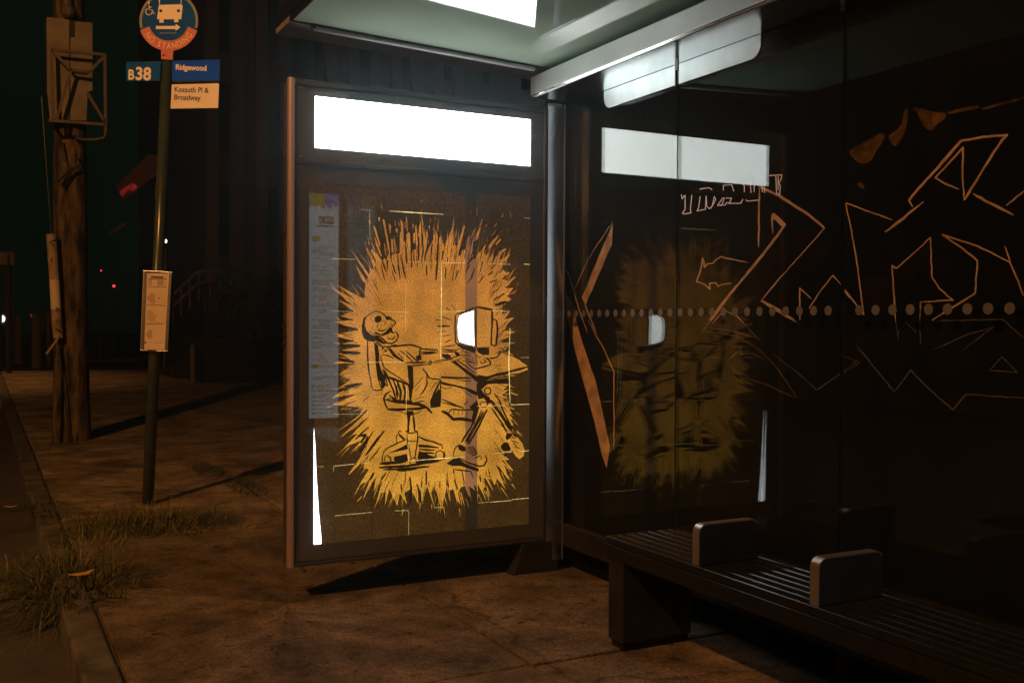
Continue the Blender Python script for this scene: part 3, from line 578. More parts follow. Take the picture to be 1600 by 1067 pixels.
def poster_sheet():
    sh = [('paper', PAPER), ('strip', STRIP), ('solid', SOLID), ('band', BAND), ('burst', BURST), ('screen', SCREEN)]
    sh += [('sliver', p) for p in SLIVERS] + [('ink', p) for p in NK] + [('leak', p) for p in LEAK] + [('dark', p) for p in DARKSEAM]
    def pick(c):
        if 'strip' in c: return 5
        if 'paper' not in c: return None
        if 'screen' in c: return 6
        if 'leak' in c and 'band' not in c: return 4
        if 'ink' in c: return 2
        light = 'burst' in c or 'sliver' in c
        if 'dark' in c: return 2
        if light: return 3 if 'band' in c else 1
        if 'band' in c or 'solid' in c: return 7
        return 0
    V, F, Mx = flatten(sh, pick)
    return V, F, Mx

# ------------------------------------------------------------------ graffiti on the boarding
GR = []; RG_ = random.Random(13)
def line(sp, w, *ls, c='tan'):
    for l in ls: GR.extend((c, p) for p in brush(wobble(q(sp, l), 7, .5, RG_), w*1.45, RG_))
def patch(sp, c, *ps):
    for p in ps: GR.append((c, chaikin(q(sp, p), 3) if c == 'amber' else wobble(q(sp, p+p[:1]), 12, .4, RG_)[:-1]))
patch('F', 'tan', [(548,105),(540,290),(310,820),(275,755)])
patch('P', 'tan', [(885,459),(893,470),(906,522),(932,600),(953,697),(948,731),(941,712),(929,659),(900,553),(885,490)])
line('F', 1.2, [(140,510),(205,690),(250,860),(325,1067)], [(300,810),(345,930),(405,1067)]); line('F', .8, [(550,90),(330,420),(215,680)]); line('Q', .9, [(185,0),(235,90),(262,150),(262,380)])
line('G', 2., [(620,580),(625,260),(625,180)], [(640,935),(740,990),(860,1065)], [(715,490),(710,370),(720,360),(800,430)]); line('G', 2.8, [(625,180),(760,240),(960,370),(1060,455)]); line('G', 1.2, [(1060,455),(930,600),(750,800),(640,935)]); line('G', 2.4, [(800,430),(650,630),(450,870),(340,1005),(290,1067)])
patch('G', 'tan', [(705,370),(720,355),(800,430),(780,450),(730,400),(718,400)])
line('G', 1.6, [(550,685),(460,665),(370,645),(335,665),(315,690),(280,692),(260,715),(247,655),(230,750),(205,810),(260,830),(297,862),(293,822),(335,820),(350,842),(380,830),(435,822)], [(895,1067),(893,855),(970,925)], [(955,990),(1050,850),(1115,770),(1170,830)], [(1180,850),(1215,890),(1280,980)])
patch('G', 'brown', [(1075,510),(1075,640),(880,830),(760,965),(700,935),(930,650)], [(205,830),(260,840),(297,870),(350,850),(430,832),(340,960),(290,1000),(205,960)], [(650,640),(900,470),(1030,470),(640,920),(700,980),(500,960),(380,985)])
line('R', 1.5, [(480,985),(300,920),(110,850),(120,920),(150,1050)]); line('R', 2., [(725,840),(600,940),(450,1060)], [(1385,870),(1524,755)])
line('R', 2.6, [(640,880),(610,830),(700,720),(850,560),(1020,360),(1200,325),(1390,310),(1350,350),(1200,580),(1050,830)], [(1120,775),(1250,850),(1360,905),(1440,945)]); line('R', 2., [(1050,830),(1035,640),(1040,410),(930,530),(820,650),(900,700),(1005,740)])
line('I', 1.5, [(90,0),(130,240),(165,505),(110,430),(60,380)], [(330,525),(322,400),(312,250),(335,265),(420,190),(513,105),(520,310),(560,370),(630,430),(455,440)]); line('I', 1.9, [(385,0),(275,75)], [(520,535),(640,460),(745,395),(757,225),(680,160),(575,90),(760,150),(925,230),(970,330),(997,405)], [(900,150),(930,235)], [(460,440),(458,520)])
line('I', 1.4, [(525,538),(890,530),(1000,630)], [(130,670),(220,780),(325,905),(410,795),(520,905),(630,1000),(695,920),(1000,940)]); line('I', 1., [(530,688),(700,610),(840,570),(680,690)], [(820,795),(885,725),(965,805),(820,795)], [(345,600),(385,545),(440,600)], [(60,720),(145,755),(60,810)], [(330,520),(345,640)], [(458,520),(460,660)])
patch('I', 'brown', [(330,260),(420,200),(508,125),(508,230),(340,390)], [(160,300),(310,300),(315,500),(180,500)], [(760,220),(920,240),(980,400),(900,360),(820,300)])
line('J', 1., [(120,155),(200,160),(300,180),(400,240),(500,340),(600,490)], [(155,135),(230,45),(300,80),(410,200)], [(160,135),(280,155),(400,190)], [(245,310),(315,235),(315,270),(370,265),(440,300)], [(250,315),(330,400),(320,385),(440,420),(590,490)], [(480,270),(600,360),(700,450),(830,360),(905,300)]); line('J', 2.2, [(240,0),(120,155)], [(415,0),(500,50),(615,120)])
patch('R', 'amber', [(120,440),(200,400),(330,330),(390,290),(430,310),(400,370),(350,440),(310,520),(240,545),(180,510)], [(440,320),(520,270),(560,210),(570,110),(610,90),(600,170),(590,260),(550,350),(500,410),(470,370)],
 [(610,90),(700,95),(800,130),(910,130),(900,190),(830,220),(800,280),(750,270),(700,200),(680,130)], [(910,130),(1060,90),(1160,75),(1180,100),(1060,120),(920,150)], [(1180,100),(1350,50),(1524,0),(1524,30),(1400,60),(1200,115)], [(190,700),(230,680),(265,720),(240,745)])
TAG = []
for l_ in ([(105,230),(110,260),(128,235)], [(130,235),(130,330),(112,355),(125,362),(170,352),(165,330),(175,235)], [(230,245),(220,320),(210,340),(265,330),(270,240)], [(270,240),(275,310),(290,325),(310,310),(325,245),(335,265),(300,325)],
 [(345,305),(380,255),(392,255),(375,300),(345,305)], [(350,305),(400,300),(405,285),(425,290)], [(400,255),(440,255),(425,290),(500,290),(515,262)], [(535,265),(545,275),(620,268)], [(228,195),(290,185),(310,200)], [(385,205),(385,170),(440,165),(455,210)],
 [(515,165),(525,170),(525,215)], [(565,170),(570,220)], [(590,170),(590,215)], [(640,170),(645,215)], [(655,170),(660,220)], [(690,105),(775,100)], [(735,110),(740,225),(765,230)], [(750,110),(750,200)], [(775,100),(770,130),(755,150),(765,180),(760,225)]):
    TAG.extend(('t', p) for p in stroke_polys(q('G', l_), 1.3, False))

LP1, LP2, LP3 = 2700, 3600, 1500
XW = 1.512           # inner face of the glass back wall
def ceil_z(x): return 2.692 - .0434*x
def at_plane(px, py, p0, n):
    d = _f*FPX + _r*(px-800) - _u*(py-533.5)
    return CAM + d*((Vector(p0)-CAM).dot(n)/d.dot(n))

# ------------------------------------------------------------------ night sky and lamps
w = bpy.data.worlds.new('World'); sc.world = w; w.use_nodes = True
bg = w.node_tree.nodes['Background']; bg.inputs[0].default_value = (.30, 1., .50, 1); bg.inputs[1].default_value = .0038
SODIUM = (1., .40, .105)
def point(name, loc, power, col=SODIUM, radius=.12, parent=None, spot=None, aim=None):
    l = bpy.data.lights.new(name, 'SPOT' if spot else 'POINT'); l.energy = power; l.color = col; l.shadow_soft_size = radius
    o = bpy.data.objects.new(name, l); COL.objects.link(o); o.location = loc
    if spot:
        l.spot_size = radians(spot); l.spot_blend = .6
        o.rotation_euler = (Vector(aim)-Vector(loc)).to_track_quat('-Z', 'Y').to_euler()
    if parent is not None:
        o.parent = parent; o.location = Vector(loc)-parent.location
    return o
def street_lamp(x, y, hx, hy, z, power, label, cone=None):
    t = thing('street_lamp', label, 'street lamp', (x, y, -.01), 'sodium street lamps along the road')
    p = MB(); p.tube([(x, y, -.1), (x, y, .9), (x, y, 1.0), (x, y, z)], [.13, .13, .09, .06], 14); p.build('pole', M['cage'], t, smooth=True)
    a = MB(); a.tube([(x, y, z-.4), (x+(hx-x)*.3, y+(hy-y)*.3, z+.25), (x+(hx-x)*.92, y+(hy-y)*.92, z+.32)], .035, 10); a.build('arm', M['cage'], t, smooth=True)
    h = MB(); h.ball((hx, hy, z+.3), .3, 16, 8, 0, (1.3, .6, .4)); hd = h.build('lamp_head', M['cage'], t, smooth=True)
    l = MB(); l.ball((hx, hy, z+.2), .16, 14, 8, 0, (1.3, .8, .5)); l.build('lens', M['sodium'], hd, smooth=True)
    point('sodium_light', (hx, hy, z), power, parent=t, spot=cone, aim=(hx, hy+.001, 0))
street_lamp(-9.4, -3.8, -5.77, -3.8, 7.5, LP1, 'tall sodium street lamp across the road from the shelter')
street_lamp(-9.4, 21.0, -4.6, 21.0, 8.0, LP3, 'tall sodium street lamp beyond the crossing down the road', 95)

# ------------------------------------------------------------------ ground
g = MB(); g.box((-60, -60, -.6), (60, 130, -.14)); struct('ground', g, M['earth'])
rd = MB(); rd.add([(-9, -40, -.136), (-.95, -40, -.136), (-.95, 80, -.136), (-9, 80, -.136)], [(0, 1, 2, 3)])
rd.add([(-.95, 26, -.136), (30, 26, -.136), (30, 34, -.136), (-.95, 34, -.136)], [(0, 1, 2, 3)]); struct('road', rd, M['asphalt'])
kb = MB(); y = -14.
while y < 24:
    dx = random.uniform(-.006, .006); kb.box((-.955+dx, y, -.3), (-.815, y+1.49, .004+random.uniform(-.006, .004))); y += 1.5
kb.box((-.95, 34, -.3), (-.8, 80, 0)); struct('kerb', kb, M['kerb'], bevel=.018)
pv = MB(); xs = [-.806, .62, 2.04, 3.46, 4.88, 6.3]; k0 = -9
for j in range(k0, 16):
    y0 = .30+1.57*j
    for i in range(5):
        dz = random.uniform(-.004, .003); e = .006
        pv.box((xs[i]+e, y0+e, -.12), (xs[i+1]-e, y0+1.57-e, dz), 1 if j >= 1 else 0)  # farther slabs get the concrete with lamp brightness in its colour
pv.box((-.8, 34.2, -.12), (30, 80, 0))
struct('pavement', pv, [M['pavement'], M['pavement_lit']], bevel=.008)
soil = MB(); soil.add([(-.82, -13, -.022), (6.5, -13, -.022), (6.5, 25.4, -.022), (-.82, 25.4, -.022)], [(0, 1, 2, 3)]); struct('joint_soil', soil, M['earth'])
ow = MB(); ow.box((-12.9, -40, -.3), (-9, 80, 0)); struct('far_pavement', ow, M['pavement'])

# ------------------------------------------------------------------ the shelter
SH = thing('bus_shelter', 'glass and steel bus shelter with glossy ceiling and a lit advertising box in its end', 'bus shelter', (1.0, 0, 0))
# roof
rf = MB(); x0, x1 = -.03, 1.78
def slab(mb, xa, xb, ya, yb, dz0, dz1, mi=0):
    mb.prism([(xa, ya, ceil_z(xa)+dz0), (xb, ya, ceil_z(xb)+dz0), (xb, ya, ceil_z(xb)+dz1), (xa, ya, ceil_z(xa)+dz1)], (0, yb-ya, 0), mi)
slab(rf, x0-.004, x1, -4.5, .12, .022, .085); roof = rf.build('roof', M['roof_top'], SH, bevel=.004)
c_ = MB(); slab(c_, x0+.012, x1-.02, -4.3, -.135, 0, .02); c_.build('ceiling_panel', M['ceiling'], roof)
fs = MB(); slab(fs, x0, x1-.01, -.125, .115, -.006, .0205); fs.build('edge_strip', M['fascia'], roof); fl = MB(); slab(fl, x0, x0+.011, -4.48, -.126, -.004, .0205); fl.build('side_strip', M['roof_top'], roof)
gk = MB(); gk.tube([(.09, -.115, ceil_z(.09)-.012), (1.24, -.115, ceil_z(1.24)-.012)], .0135, 12, 0); gk.build('gutter_rail', M['rail_white'], roof, smooth=True)
gl_ = MB(); gl_.box((.075, -.136, ceil_z(.08)-.016), (.09, -.098, ceil_z(.08)-.001)); gl_.bar((.09, -.134, ceil_z(.09)-.005), (1.25, -.134, ceil_z(1.25)-.005), .008, .008); gl_.build('rail_bracket', M['dark_metal'], roof)
# beam along the back
bm_ = MB(); bm_.prism([(1.25, -.055, 2.496), (1.508, -.055, 2.496), (1.508, -.055, 2.596), (1.25, -.055, 2.596)], (0, -4.3, 0)); beam = bm_.build('beam', M['beam'], SH, bevel=.007)
for m_ in (beam.modifiers): m_.segments = 4
bh = MB()
for yy in (-.4, -1.6, -2.8, -4.0): bh.box((1.33, yy-.05, 2.597), (1.45, yy+.05, 2.628))
pieces(bh, 'hanger', M['dark_metal'], beam)
tr_ = MB(); tr_.tube([(1.2492, -.06, 2.4945), (1.2492, -4.3, 2.4945)], .0036, 8); tr_.tube([(1.262, -.06, 2.4935), (1.262, -4.3, 2.4935)], .002, 8); pieces(tr_, 'edge_trim', M['polish'], beam)
up = MB(); pts = []
ya, yb, xa, xb, rr = -1.52, -.43, 1.272, 1.503, .09
for (cx, cy, a0) in ((xb-.004, yb-.004, 0), (xa+rr, yb-rr, 90), (xa+rr, ya+rr, 180), (xb-.004, ya+.004, 270)):
    r_ = rr if a0 in (90, 180) else .004
    for k in range(7): pts.append((cx+r_*cos(radians(a0+15*k)), cy+r_*sin(radians(a0+15*k)), 2.4955))
up.box((1.272, -4.3, 2.4915), (1.503, -.07, 2.4955)); up.build('underside_plate', M['underside'], beam)
for ya, yb in ((-1.53, -.985), (-.958, -.362)):
    cpl = MB(); pts = []; z0_, z1_ = 2.400, 2.4905
    for k in range(9):
        a = radians(90*k/8); pts.append((yb-.055*(1-cos(a)), z0_+.055*(1-sin(a))) if yb > -.5 else (yb, z0_) if k == 8 else (yb, z0_+.01))
    pts = pts if yb > -.5 else [(yb, z0_)]
    left = [(ya, z0_)] if ya > -1.2 else [(ya+.055*(1-sin(radians(90*k/8))), z0_+.055*(1-cos(radians(90*k/8)))) for k in range(9)]
    pl_ = [(yb, z1_)]+pts+left+[(ya, z1_)]
    cpl.prism([(1.5055, y, z) for y, z in pl_], (.0055, 0, 0)); cpl.build('glass_holder_plate', M['holder'], SH, bevel=.0015)
# end lightbox
bx = MB(); Z0, Z1, W_ = .1666, 2.4666, 1.387
bx.box((.006, .030, Z0+.006), (W_-.006, .112, Z1-.006)); box = bx.build('lightbox', M['dark_frame'], SH, bevel=.004)
fr = MB(); R_ = .034
fr.box((R_, 0, Z1-.03), (W_-.02, .029, Z1)); fr.box((R_, 0, Z0), (W_-.02, .029, Z0+.02)); fr.box((W_-.0199, .001, Z0), (W_, .029, Z1)); fr.box((R_, -.003, 2.067), (W_-.0201, .008, 2.087))
fr.build('front_frame', M['dark_frame'], box, bevel=.005)
lr = MB(); prof = [(0, .029), (0, .012), (.004, .004), (.012, 0), (.024, 0), (.031, .003), (.0335, .010), (.0335, .029)]
lr.prism([(x, y, Z0) for x, y in prof], (0, 0, Z1-Z0)); lr.build('edge_rail', M['rail'], box, bevel=.001)
hg = MB()
for px_ in (243, 360, 508, 523, 537):
    z_ = at(446, px_, 0, -.004).z; hg.box((-.010, .050, z_-.006), (.0055, .095, z_+.006))
pieces(hg, 'hinge_pin', M['steel'], box, .003)
mk = MB(); OX0, OX1 = .1235, 1.2925; HX0, HX1 = .129, 1.2915
gx0, gx1 = .034, W_-.02
mk.box((gx0, .011, Z0+.02), (OX0, .014, 2.066)); mk.box((OX1, .011, Z0+.02), (gx1, .014, 2.066)); mk.box((OX0, .011, Z0+.02), (OX1, .014, .2645)); mk.box((OX0, .011, 1.985), (OX1, .014, 2.066))
mk.box((gx0, .011, 2.088), (HX0, .014, Z1-.03)); mk.box((HX1, .011, 2.088), (gx1, .014, Z1-.03)); mk.box((HX0, .011, 2.088), (HX1, .014, 2.1495)); mk.box((HX0, .011, 2.3935), (HX1, .014, Z1-.03))
mk.build('black_border', M['mask'], box)
hd = MB(); hd.box((HX0-.01, .018, 2.14), (HX1+.01, .020, 2.40)); hd.build('header_light', M['header'], box)
cg = MB(); cg.box((gx0+.001, .004, Z0+.021), (gx1-.001, .0075, 2.0665)); cg.box((gx0+.001, .004, 2.0875), (gx1-.001, .0075, Z1-.031)); pieces(cg, 'cover_glass', M['cover'], box)
gs = MB()
for (a, b, c, d) in ((gx0, Z0+.021, gx0+.006, Z1-.03), (gx0+.006, Z1-.037, gx1, Z1-.031), (gx0+.006, 2.06, gx1, 2.066), (gx0+.006, Z0+.0205, gx1, Z0+.026)): gs.box((a, .0015, b), (c, .0038, d))
gs.build('gasket', M['dark_metal'], box)
cl = MB(); 
for z_ in (Z1-.047, 2.098, 2.05): cl.box((.046, .0012, z_), (.072, .0036, z_+.008))
pieces(cl, 'clip', M['fascia'], box)
lk = MB(); lk.tube([(1.315, .0038, 2.305), (1.315, .0015, 2.305)], .006, 10); z_ = at(845.5, 465, 1, 0).z; x_ = at(845.5, 465, 1, 0).x; lk.box((x_-.004, .001, z_-.03), (x_+.004, .0038, z_+.02)); pieces(lk, 'lock', M['steel'], box)
lg = MB(); P0 = at(668, 171, 1, .0105); P1 = at(720, 176, 1, .0105)
write(lg, 'CEMUSA', .037, (at(640, 165, 1, 0).x, .0105, 2.4005), (1, 0, 0), (0, 0, 1), .0012, 1.3)
lx = at(624, 163, 1, 0)
n_ = 14; ring_ = [(lx.x+.014*cos(radians(40+280*k/n_)), .0105, 2.4135+.012*sin(radians(40+280*k/n_))) for k in range(n_+1)]
lg.tube(ring_, .0035, 6); lg.build('maker_lettering', M['fascia'], box)
ft = MB(); ft.prism([(1.19, .0, 0), (1.47, .0, 0), (1.47, .0, .165), (1.25, .0, .165), (1.215, .0, .05)], (0, .11, 0)); ft.build('foot', M['bench'], SH, bevel=.006)
# post between lightbox and glass
cp = MB(); n_ = 10; prof = [(1.390, .06), (1.390, .016)] + [(1.393+.094*k/n_, .008-.0105*k/n_-.004*sin(pi*k/n_)) for k in range(n_+1)] + [(1.491, -.006), (1.494, .03), (1.494, .11), (1.390, .11)]
cp.prism([(x, y, 0.06) for x, y in prof], (0, 0, 2.43)); cp.build('corner_post', M['steel'], SH, bevel=.002)
ps = MB(); ps.box((1.496, .012, .1), (1.5105, .10, 2.49)); ps.build('post_flange', M['bench'], SH)
# glass panes, dots, tag
ys = [.03, -.9720, -1.9745, -2.977, -3.98]; zd = 1.3766
for i in range(4):
    p = MB(); p.box((XW, ys[i+1]+.004, .252), (XW+.010, ys[i]-.004, 2.492)); p.m = [0, 0, 1, 0, 1, 0]; pane = p.build('glass_pane', [M['glass'], M['glass_edge']], SH)
    d = MB(); k = 0; yd = -.0215
    while yd > -4:
        if ys[i+1]+.028 < yd < ys[i]-.028:
            d.prism([(XW-.0006, yd+.0185*cos(2*pi*a/20), zd+.0185*sin(2*pi*a/20)) for a in range(20)], (-.0005, 0, 0))
        yd -= .0755
    d.build('frosted_dots', M['dot'], pane)
    if i == 1:
        V, F_, Mx = flatten(TAG, lambda c: 0 if c else None)
        tg = MB(); tg.add([at(v.x, v.y, 0, XW-.0008) for v in V], F_); tg.build('marker_tag', M['paint_lilac'], pane)
cm = MB()
for yy in ys[1:4]: cm.box((XW-.010, yy-.012, 2.462), (XW+.02, yy+.012, 2.4935)); cm.box((XW-.008, yy-.012, .2525), (XW+.018, yy+.012, .29))
pieces(cm, 'glass_clamp', M['dark_metal'], SH, .002)
br = MB(); br.box((XW-.018, -4.1, .13), (XW+.03, .10, .25)); br.build('bottom_rail', M['bench'], SH, bevel=.006)
rp = MB()
for yy in (-1.03, -2.0, -3.0, -4.05): rp.box((XW-.01, yy-.03, 0), (XW+.02, yy+.03, .13))
pieces(rp, 'rail_foot', M['bench'], SH)
# lit timetable case on the near end
mc = MB(); mc.box((1.19, -3.93, .42), (1.495, -3.83, 2.49)); case = mc.build('map_case', M['dark_frame'], SH, bevel=.004)
EM = lambda n, c, s: glow(n, c, s, base=(.1, .1, .1))
MC = [EM('lit map paper', (.80, .9, 1.), 1.5), EM('lit map print', (.42, .48, .52), .3), EM('lit map yellow', (1, .8, .08), .9), EM('lit map violet', (.3, .25, 1.), .9)]
mp = MB(); mp.add([(1.215, -3.828, .5), (1.475, -3.828, .5), (1.475, -3.828, 2.29), (1.215, -3.828, 2.29)], [(0, 1, 2, 3)], 0)
mp.add([(1.215, -3.828, 2.29), (1.345, -3.828, 2.29), (1.345, -3.828, 2.43), (1.215, -3.828, 2.43)], [(0, 1, 2, 3)], 2); mp.add([(1.345, -3.828, 2.29), (1.475, -3.828, 2.29), (1.475, -3.828, 2.43), (1.345, -3.828, 2.43)], [(0, 1, 2, 3)], 3)
def mbox(x0, z0, x1, z1, m=1): mp.add([(x0, -3.826, z0), (x1, -3.826, z0), (x1, -3.826, z1), (x0, -3.826, z1)], [(0, 1, 2, 3)], m)
rnd = random.Random(3)
for k in range(13): x_ = 1.217+k*.02; mbox(x_, 2.275, x_+.016, 2.29+rnd.uniform(.01, .05), 0)
mbox(1.30, 2.17, 1.43, 2.235, 1); mbox(1.31, 2.185, 1.33, 2.222, 0); mbox(1.35, 2.19, 1.42, 2.222, 0); mbox(1.285, 2.145, 1.44, 2.158, 1)
mbox(1.235, 2.02, 1.31, 2.06, 2); mbox(1.235, .93, 1.30, .965, 2)
z_ = 1.97
while z_ > .53:
    if rnd.random() < .83: mbox(1.235+rnd.choice((0, 0, .06)), z_, 1.30+rnd.uniform(.03, .16), z_+.006, 1)
    z_ -= rnd.choice((.017, .017, .017, .034))
mp.build('timetable_sheet', MC, case, fix=False)

# ------------------------------------------------------------------ poster inside the lightbox
V, F_, Mx = poster_sheet()
pm = MB(); yP = .016
for f, mi in zip(F_, Mx): pm.f.append(f); pm.m.append(mi)
pm.v = [at(v.x, v.y, 1, yP) for v in V]
DK = dict(mottle=.62, scale=120., stretch=(1, 1, .55))
PM = [glow('brown printed paper', (1, .44, .10), .038, vert=(.3, 1.9, 1.08, .62), **DK),
      glow('amber backlit paper', (1, .355, .052), .65, col2=(1, .44, .05), vert=(.3, 1.9, 1.1, .74), mottle=.45, scale=190., stretch=(1, 1, .6)),
      glow('black block print ink', (1, .5, .2), .008, base=(.02, .018, .015)),
      glow('overlapped amber paper', (1, .40, .17), .29, vert=(.3, 1.9, 1.05, .85), mottle=.12, scale=200.),
      glow('light leaking between sheets', (1, .74, .28), 1.15, mottle=.5, scale=60.),
      glow('bare tube light', (.95, .93, 1), 6.), glow('cut out screen', (1, .98, 1), 5.),
      glow('solid dark print', (1, .62, .3), .017, base=(.03, .028, .024), mottle=.35, scale=140.)]
po = tag(pm.build('poster', PM, None, fix=False), 'amber backlit poster of a skeleton slumped at a computer, pasted inside the lightbox', 'poster')

# ------------------------------------------------------------------ boarding with graffiti
bd = MB(); bd.box((1.575, -9, -.02), (1.61, .36, 3.4)); hb = bd.build('hoarding', M['ply'], None)
tag(hb, 'black boarded wall covered in graffiti outlines right behind the shelter glass', 'wall')
GR = [('faint' if c == 'tan' and sum(p[1] for p in P)/len(P) > 503-.02*(sum(p[0] for p in P)/len(P)-1300) and sum(p[0] for p in P)/len(P) > 985 else c, P) for c, P in GR]  # tan strokes below the shadow line take the shade-darkened paint
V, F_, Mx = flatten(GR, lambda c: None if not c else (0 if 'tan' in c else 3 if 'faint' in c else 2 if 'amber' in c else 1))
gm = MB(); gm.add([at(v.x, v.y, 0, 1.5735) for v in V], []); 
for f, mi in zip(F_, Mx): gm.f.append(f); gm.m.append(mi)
gm.build('graffiti', [M['paint_tan'], M['paint_brown'], M['paint_amber'], M['paint_shaded']], hb, fix=False)

# ------------------------------------------------------------------ bench
BN = thing('bench', 'long black slatted bench with raised seat dividers along the shelter glass', 'bench', (1.02, -1.17, 0))
nS = 7; x0, x1 = 1.012, 1.372; wS = (x1-x0)/nS
for i in range(nS):
    s_ = MB(); s_.box((x0+i*wS+.004, -4.2, .418), (x0+(i+1)*wS-.004, -1.172, .450)); s_.build('seat_slat', M['slat'], BN, bevel=.006)
ap = MB(); ap.box((x0+.002, -4.19, .36), (x0+.012, -1.18, .417)); ap.box((x1-.012, -4.19, .36), (x1-.002, -1.18, .417)); ap.box((x0+.0121, -1.192, .36), (x1-.0121, -1.18, .417)); ap.build('seat_frame', M['slat'], BN, bevel=.002)
for yy in (-1.19, -3.9):
    l_ = MB(); l_.box((1.018, yy-.11, .03), (1.36, yy, .3595)); leg = l_.build('leg', M['bench'], BN, bevel=.005)
    b_ = MB(); b_.box((1.03, yy-.10, 0), (1.35, yy-.01, .03)); b_.build('leg_base', M['slat'], leg)
for yy in (-1.765, -2.36):
    def prof_(x0, x1, r, z0, z1):
        p = [(x0, z0)]
        for k in range(9): p.append((x0+r-r*cos(radians(90*k/8)), z1-r+r*sin(radians(90*k/8))))
        for k in range(9): p.append((x1-r+r*sin(radians(90*k/8)), z1-r+r*cos(radians(90*k/8))))
        return p+[(x1, z0)]
    a_ = MB(); a_.prism([(x, yy-.0175, z) for x, z in prof_(1.026, 1.298, .03, .451, .595)], (0, .035, 0)); arm = a_.build('divider', M['arm'], BN, bevel=.003)
    o_ = prof_(1.021, 1.303, .033, .451, .600)[:16]; i_ = prof_(1.0263, 1.2977, .0305, .451, .5955)[:16]
    e_ = MB(); n_ = len(o_)
    for k in range(n_-1):
        (ax, az), (bx_, bz), (cx, cz), (dx, dz) = o_[k], o_[k+1], i_[k+1], i_[k]
        e_.add([(ax, yy-.0185, az), (bx_, yy-.0185, bz), (cx, yy-.0185, cz), (dx, yy-.0185, dz), (ax, yy+.0185, az), (bx_, yy+.0185, bz), (cx, yy+.0185, cz), (dx, yy+.0185, dz)], [(0, 1, 2, 3), (7, 6, 5, 4), (0, 4, 5, 1), (2, 6, 7, 3)])
    e_.build('divider_edge', M['arm_edge'], arm, smooth=False)

# ------------------------------------------------------------------ bus stop pole
b0 = Vector((-.205, 3.06, 0)); lean = Vector((.0432, 0, 1))
BS = thing('bus_stop_sign', 'leaning green bus stop pole with round blue sign and a timetable case', 'bus stop sign', tuple(b0))
pl = MB(); pl.tube([b0-lean*.05, b0+lean*3.26], .041, 18); pl.build('pole', M['pole_green'], BS, smooth=True)
pL, pR = at(197, 97, 2, 3.215), at(341, 95, 2, 3.215); ex = (pR-pL).normalized()
ex = Vector((1, (pR.y-pL.y)/(pR.x-pL.x)*.6, 0)).normalized(); nrm = Vector((ex.y, -ex.x, 0)).normalized()
if nrm.dot(CAM-b0) < 0: nrm = -nrm
S0 = b0+lean*3.3+nrm*.046
def sp(px, py, d=0.): return at_plane(px, py, S0+nrm*d, nrm)
def plate(name, corners, m, parent=BS, th=.004, d=0.):
    p = MB(); p.prism([sp(x, y, d) for x, y in corners], -nrm*th); return p.build(name, m, parent)
def ey_at(): return Vector((lean.x*.8, 0, 1)).normalized()
EY = ey_at()
def word(mb, s, px, py, capx, wpx, d=.0015, bold=.0):
    """lettering whose baseline starts at a photo pixel, cap height and width given in photo pixels"""
    o = sp(px, py, d); h = (sp(px, py-capx, d)-o).length; wd = (sp(px+wpx, py, d)-o).length
    write(mb, s, h/.70, o, ex, EY, bold*h, 1., 0, 'LEFT', wd)
z5 = lambda x, y: (200+x/5.619, y/5.619)
# lollipop
C5 = (358, 186); RO, RI = 258, 236
def circ(r, a0, a1, n): return [z5(C5[0]+r*cos(radians(a0+(a1-a0)*k/n)), C5[1]-r*sin(radians(a0+(a1-a0)*k/n))) for k in range(n+1)]
disc = plate('sign_disc', circ(RI, 0, 360, 48)[:-1], M['sign_blue'], th=.003, d=.0)
rim = MB()
o_, i_ = circ(RO, -15, 195, 40), circ(RI, -15, 195, 40)
for k in range(40): rim.prism([sp(*o_[k], .001), sp(*o_[k+1], .001), sp(*i_[k+1], .001), sp(*i_[k], .001)], -nrm*.005)
rim.build('rim', M['sign_rim'], disc)
rb = MB(); o_, i_ = circ(RO+6, -162, -19, 30), circ(175, -164, -17, 30)
for k in range(30): rb.prism([sp(*o_[k], .0042), sp(*o_[k+1], .0042), sp(*i_[k+1], .0042), sp(*i_[k], .0042)], -nrm*.003)
rb.prism([sp(*z5(x, y), .0038) for x, y in ((290, 425), (398, 420), (392, 528), (292, 522))], -nrm*.03)
red = rb.build('red_band', M['sign_red'], disc)
nb = MB(); bt = MB(); bt.tube([sp(*z5(313, 488), .0036), sp(*z5(313, 488), .008)], .007, 10); bt.build('bolt', M['dark_metal'], red)
s_ = 'NO STANDING'; adv = dict(I=.36, N=.92, O=1., S=.86, T=.8, A=.9, D=.9, G=1.); adv[' '] = .55
tot = sum(adv[c] for c in s_); a_ = -151.; span = 122.
for c in s_:
    wa = span*adv[c]/tot; am = radians(a_+wa/2); a_ += wa
    if c == ' ': continue
    r_ = 246; cx, cy = C5[0]+r_*cos(am), C5[1]-r_*sin(am)
    o = sp(*z5(cx, cy), .0056); tx = sp(*z5(cx-sin(am), cy-cos(am)), .0056)-o; tx.normalize(); rad_ = sp(*z5(C5[0], C5[1]), .0056)-o; rad_.normalize()
    h = (sp(*z5(cx, cy-52), .0056)-o).length; vs, fs = text_verts(c, h/.7, .012*h, .78, 'CENTER'); nb.add([o+tx*x+rad_*y for x, y in vs], fs)
nb.build('red_band_lettering', M['faded_red'], red)
pc = MB(); P_ = lambda *l: [sp(*z5(x, y), .0022) for x, y in l]
def pg(l, dd=-.0008): pc.prism(P_(*l), nrm*dd)
pg([(262, -75), (280, -95), (460, -95), (478, -75), (470, -5), (468, 48), (480, 52), (468, 172), (255, 172), (270, 52), (276, 48), (268, -5)])
pg([(275, 172.5), (313, 172.5), (313, 202), (275, 202)]); pg([(405, 172.5), (443, 172.5), (443, 198), (405, 198)])
pg([(245, 231), (418, 231), (418, 212), (460, 243), (418, 275), (418, 258), (245, 258)])
pc.build('bus_symbol', M['sign_white'], disc)
